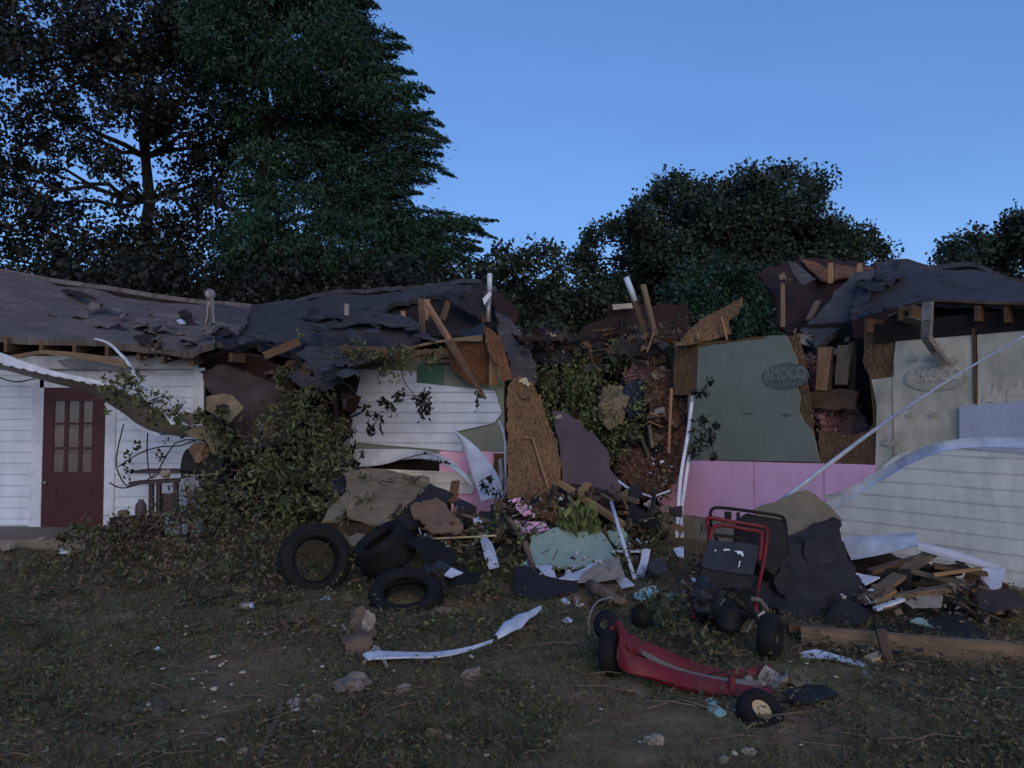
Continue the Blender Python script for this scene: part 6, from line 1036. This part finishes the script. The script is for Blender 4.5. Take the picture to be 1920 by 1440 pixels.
def sprig(L, stem, spots, leaf=.09, m_='leafA', n=12, hang=.6, nm='hanging_branch', r=.008):
    b = P(*spots[0][:3]) if len(spots[0]) > 2 else P(*stem[0]); e = empty(nm, V3(stem[0]), L, 'branch'); m = MB()
    for st in (stem if isinstance(stem[0], list) else [stem]): pass
    m.tube(resample(stem, 14), [r*(1.1-.07*i) for i in range(14)], 5)
    V = []
    for (x, y, D, rx, ry) in spots:
        q = P(x, y, D); s = resample(stem, 14); near = min(s, key=lambda t: (t-q).length); mt = MB(); mt.tube([near, near.lerp(q, .5)+Vector((0, 0, .03)), q], r*.5, 4); mt.build('twig', M['bark'], e)
        bl = [(q, rx/F*D, .06, ry/F*D)]; V.append(leafquads(blobpts(bl, 1)[:0] if 0 else (RNG.normal(size=(n, 3))*.5*np.array([rx/F*D, .05, ry/F*D])+np.array(tuple(q))), leaf, .42, hang))
    m.build('stem', M['bark'], e); build_leaves('foliage', np.concatenate(V), M[m_], e); return e
sprig('thin leafy twig hanging down across the white siding', [(752, 695, 10.9), (758, 715, 10.95), (768, 730, 11), (776, 742, 11), (745, 758, 11), (715, 782, 11)], [(688, 770, 11, 10, 14), (697, 803, 11, 8, 14), (712, 800, 11, 8, 16), (738, 768, 11, 6, 10), (728, 760, 11, 8, 8), (705, 778, 11, 8, 8), (752, 735, 11, 9, 8), (745, 745, 11, 10, 8), (718, 752, 11, 8, 8), (692, 808, 11, 5, 10)], n=14, leaf=.1)
sprig('dense drooping leaf bunch hanging in front of the siding', [(745, 743, 10.95), (775, 741, 10.95), (790, 745, 10.9)], [(786, 750, 10.9, 10, 16), (798, 756, 10.9, 10, 20), (792, 775, 10.9, 9, 20), (803, 768, 10.9, 6, 18), (797, 745, 10.9, 14, 10)], n=26, leaf=.1, hang=1.1)
sprig('small leaf tuft hanging from the tip of the slanting brown board', [(898, 742, 10.3), (893, 750, 10.3), (895, 765, 10.3)], [(896, 742, 10.3, 8, 7), (894, 758, 10.3, 3, 10)], n=18, leaf=.07)
sprig('ragged twig hanging at the lower left corner of the white siding', [(660, 790, 10.8), (655, 830, 10.8), (668, 850, 10.8)], [(660, 812, 10.8, 8, 14), (655, 838, 10.8, 18, 7), (680, 850, 10.8, 4, 16), (640, 862, 10.8, 8, 6), (670, 878, 10.6, 14, 5)], n=18, leaf=.07)
sprig('twig with leaves stuck to the left edge of the green foam', [(1290, 735, 9.9), (1310, 730, 9.8), (1330, 722, 9.7)], [(1331, 716, 9.7, 7, 9), (1322, 736, 9.75, 10, 8), (1308, 742, 9.8, 12, 6)], n=18, leaf=.09)
sprig('drooping dark leaf cluster in front of the green foam above the pink', [(1290, 810, 9.7), (1315, 806, 9.6), (1335, 803, 9.5)], [(1313, 825, 9.6, 12, 26), (1330, 820, 9.55, 10, 26), (1300, 850, 9.6, 10, 16), (1338, 856, 9.5, 5, 10), (1343, 800, 9.5, 7, 5), (1318, 790, 9.6, 8, 10)], n=34, leaf=.085, hang=1)
sprig('bright green weeping foliage hanging over the aqua board', [(1065, 960, 8.5), (1085, 950, 8.5), (1110, 965, 8.5)], [(1062, 980, 8.45, 14, 28), (1080, 985, 8.4, 16, 36), (1098, 990, 8.4, 16, 36), (1112, 985, 8.4, 10, 34), (1116, 1020, 8.4, 6, 24), (1088, 1030, 8.35, 10, 28), (1085, 962, 8.5, 30, 12)], n=90, leaf=.10, hang=2.2, m_='leafE')
sprig('pointed leaf spray over the bent white siding strip', [(740, 866, 11), (790, 852, 10.8), (820, 856, 10.7), (870, 884, 10.4)], [(800, 850, 10.8, 16, 5), (812, 866, 10.7, 14, 4), (835, 868, 10.6, 10, 3)], n=16, leaf=.07, hang=.1)
sprig('dark twig hooked over the wide curling siding strip', [(898, 905, 10.3), (912, 898, 10.2), (930, 922, 10)], [(905, 912, 10.2, 8, 8), (925, 920, 10.1, 14, 12), (918, 898, 10.2, 5, 8), (940, 935, 10, 12, 12)], n=26, leaf=.07)
bush('fallen_branch', 'leafy debris between the tan board and the white siding strip', 'branch', [(870, 1010, 8.2, 40, 24, .2), (930, 1000, 8.3, 30, 40, .2), (900, 1060, 7.6, 30, 26, .2), (950, 1060, 7.6, 30, 40, .2), (920, 1110, 7, 30, 20, .2), (850, 1030, 8, 30, 12, .2), (960, 950, 8.8, 30, 20, .2)], 700, .07, 'leafD', .07, 8, twigs=30, m2='leafE', f2=.2)
bush('fallen_branch', 'sparse leaves lying on the weathered tan board', 'branch', [(720, 900, 9.1, 60, 14, .15), (700, 950, 8.5, 40, 18, .15), (780, 898, 9.2, 26, 10, .1), (740, 965, 8.3, 26, 14, .1), (650, 980, 8.2, 18, 18, .1)], 420, .07, 'leafD', .06, 8, twigs=20, m2='leafF')
bush('fallen_branch', 'leafy branch behind the red kart rail and before its seat', 'branch', [(1250, 1170, 5.6, 50, 34, .2), (1210, 1150, 5.9, 40, 26, .2), (1290, 1200, 5.2, 40, 24, .15), (1240, 1120, 6.4, 40, 24, .2), (1340, 1220, 5.1, 50, 14, .1), (1270, 1150, 5.8, 30, 30, .2)], 1300, .055, 'leafD', .06, 8, twigs=44, tw_r=.007, m2='leafF', f2=.3)
bush('fallen_branch', 'dark leafy clump left of the hanging white trims by the pink foam', 'branch', [(1235, 1000, 8.7, 28, 36, .2), (1225, 970, 8.9, 24, 24, .2), (1200, 1020, 8.5, 22, 24, .2), (1180, 985, 8.9, 24, 24, .2), (1250, 1040, 8.1, 30, 20, .2)], 800, .06, 'leafD', .07, 8, twigs=24)
bush('weed_patch', 'patch of weeds and leaves around the crushed tyre', 'weeds', [(870, 1160, 6.2, 60, 16, .2), (820, 1190, 5.8, 60, 12, .2), (760, 1180, 5.9, 40, 10, .1), (920, 1170, 6, 40, 12, .2), (700, 1150, 6.2, 16, 12, .1), (640, 1110, 6.7, 40, 10, .2)], 800, .05, 'leafD', .06, 8, twigs=14, tw_r=.005, m2='leafE', f2=.2)
bush('fallen_branch', 'small fresh green sprig on the middle roof edge', 'branch', [(562, 628, 10.8, 6, 9), (566, 640, 10.8, 8, 5)], 1500, .05, 'leafE', .03, 5, twigs=2)
bush('fallen_branch', 'brown leafy sprigs hanging at the broken left eave', 'branch', [(290, 650, 9.7, 14, 16), (306, 664, 9.7, 14, 14), (278, 668, 9.7, 14, 14), (520, 700, 10.2, 14, 20), (530, 740, 10.1, 10, 24)], 500, .07, 'leafF', .06, 6, twigs=12)
bush('leaf_heap', 'dark weeds along the right end of the long brown board', 'weeds', [(1860, 1200, 5.3, 60, 24, .2), (1800, 1240, 4.9, 90, 12, .2), (1700, 1250, 4.9, 60, 8, .2), (1560, 1210, 5.4, 60, 10, .2)], 600, .05, 'leafF', .06, 8, twigs=12, tw_r=.005)
rubble('rubble', [(900, 1120, 6.9, 60, 16, .2), (1120, 1130, 6.7, 60, 12, .2), (1300, 1060, 7.6, 40, 30, .2), (1640, 1220, 5.3, 120, 8, .2), (560, 1190, 6, 70, 14, .2), (1800, 1110, 6.3, 60, 20, .2)], 240, .015, .07, ['wood2', 'wood3', 'murk', 'conc', 'felt'])

bush('leaf_heap', 'leaves and twigs caught inside and around the upright tyre', 'leaves', [(585, 1075, 7.35, 30, 20, .15), (560, 1100, 7.1, 40, 12, .15), (640, 1010, 7.5, 20, 20, .1), (655, 1090, 7.0, 30, 12, .1)], 800, .05, 'leafD', .06, 8, twigs=14, tw_r=.006, m2='leafF', f2=.4)
bush('leaf_heap', 'loose leafy tangle lying between the brush heap and the tyres', 'leaf heap', [(500, 1020, 8.0, 50, 40, .3), (450, 1070, 7.3, 60, 24, .3), (520, 1130, 6.6, 60, 10, .2), (380, 1130, 6.6, 90, 10, .3)], 700, .06, 'leafD', .09, 9, twigs=30, m2='leafE', f2=.15)

bush('fallen_branch', 'leafy branch strewn across the middle heap before the tall orange board', 'branch', [(1000, 990, 8.5, 30, 20, .2), (1130, 1000, 8.5, 20, 24, .2), (1060, 940, 9.2, 40, 20, .2), (1160, 1050, 7.9, 30, 16, .2), (980, 1010, 8.2, 16, 30, .1)], 700, .06, 'leafD', .07, 8, twigs=24, m2='leafE', f2=.25)
bush('fallen_branch', 'fresh green branches sprawling over the top of the middle gap', 'branch', [(1010, 700, 11.3, 40, 22, .2), (1080, 730, 11.1, 50, 30, .2), (1060, 800, 10.9, 40, 30, .2), (1150, 860, 10.6, 30, 30, .2), (1200, 740, 11, 20, 40, .2)], 520, .07, 'leafE', .09, 8, twigs=36, m2='leafD', f2=.4)
bush('fallen_branch', 'leafy scraps on the lumber pile and black shingle mat', 'branch', [(1620, 1120, 6.3, 24, 12, .1), (1700, 1160, 5.9, 40, 8, .1), (1830, 1150, 5.9, 40, 14, .1), (1500, 1170, 5.9, 30, 8, .1)], 600, .045, 'leafF', .05, 7, twigs=14, tw_r=.006)

# outlying boughs that break the outline of the big leaf mound
for L, stem, spots in (
    ('long leafy bough reaching up from the leaf mound to the broken roof', [(560, 790, 10), (550, 740, 10.1), (528, 690, 10.2)], [(545, 740, 10, 20, 18), (530, 700, 10.1, 14, 16), (560, 770, 9.9, 20, 16), (575, 735, 10, 14, 12)]),
    ('leafy bough sticking out of the mound over the grill', [(430, 820, 9.5), (400, 790, 9.4), (372, 776, 9.3)], [(400, 800, 9.4, 20, 14), (376, 780, 9.35, 14, 10), (425, 830, 9.4, 18, 16), (415, 770, 9.5, 12, 10)]),
    ('leafy bough trailing from the mound across the lower left of the white siding', [(590, 820, 9.7), (625, 838, 9.7), (660, 852, 9.8)], [(610, 830, 9.7, 20, 16), (640, 850, 9.7, 16, 12), (600, 860, 9.6, 20, 16), (640, 800, 9.8, 10, 16)]),
    ('leafy bough drooping from the mound in front of the navy bundle', [(560, 880, 9.1), (600, 900, 8.9), (630, 930, 8.7)], [(580, 890, 9, 22, 14), (610, 915, 8.8, 20, 14), (628, 940, 8.7, 14, 12), (595, 945, 8.6, 20, 12)]),
    ('leafy bough lying low before the grill legs', [(440, 950, 8.9), (390, 965, 8.8), (350, 960, 8.8)], [(400, 960, 8.8, 24, 14), (360, 960, 8.8, 20, 12), (430, 975, 8.6, 24, 14), (380, 935, 9, 20, 12)]),
    ('dark sprig spreading over the bottom of the red door', [(215, 1010, 8.9), (180, 992, 8.9), (150, 985, 8.9)], [(180, 995, 8.9, 16, 8), (150, 990, 8.9, 12, 7), (205, 1002, 8.9, 16, 10), (120, 1008, 8.8, 18, 8)])):
    sprig(L, stem, spots, leaf=.085, m_='leafD', n=60, hang=.5, r=.014)
bush('fallen_branch', 'leaves and bark heaped along the ground before the three tyres', 'branch', [(540, 1118, 6.75, 30, 9, .12), (620, 1120, 6.75, 30, 8, .12), (690, 1100, 6.9, 16, 16, .1), (790, 1165, 6.2, 40, 8, .1), (730, 1172, 6.1, 30, 7, .1), (660, 1060, 7.2, 12, 20, .1)], 1100, .05, 'leafD', .05, 7, twigs=20, tw_r=.007, m2='leafF', f2=.4)
S1('siding_sheet', [(640, 1012, 7.6), (672, 1000, 7.8), (690, 1004, 7.8), (664, 1022, 7.5)], 'greyb', 'grey board scrap wedged between the upright and the tipped tyre', 'board', h=.05, jag=.01)
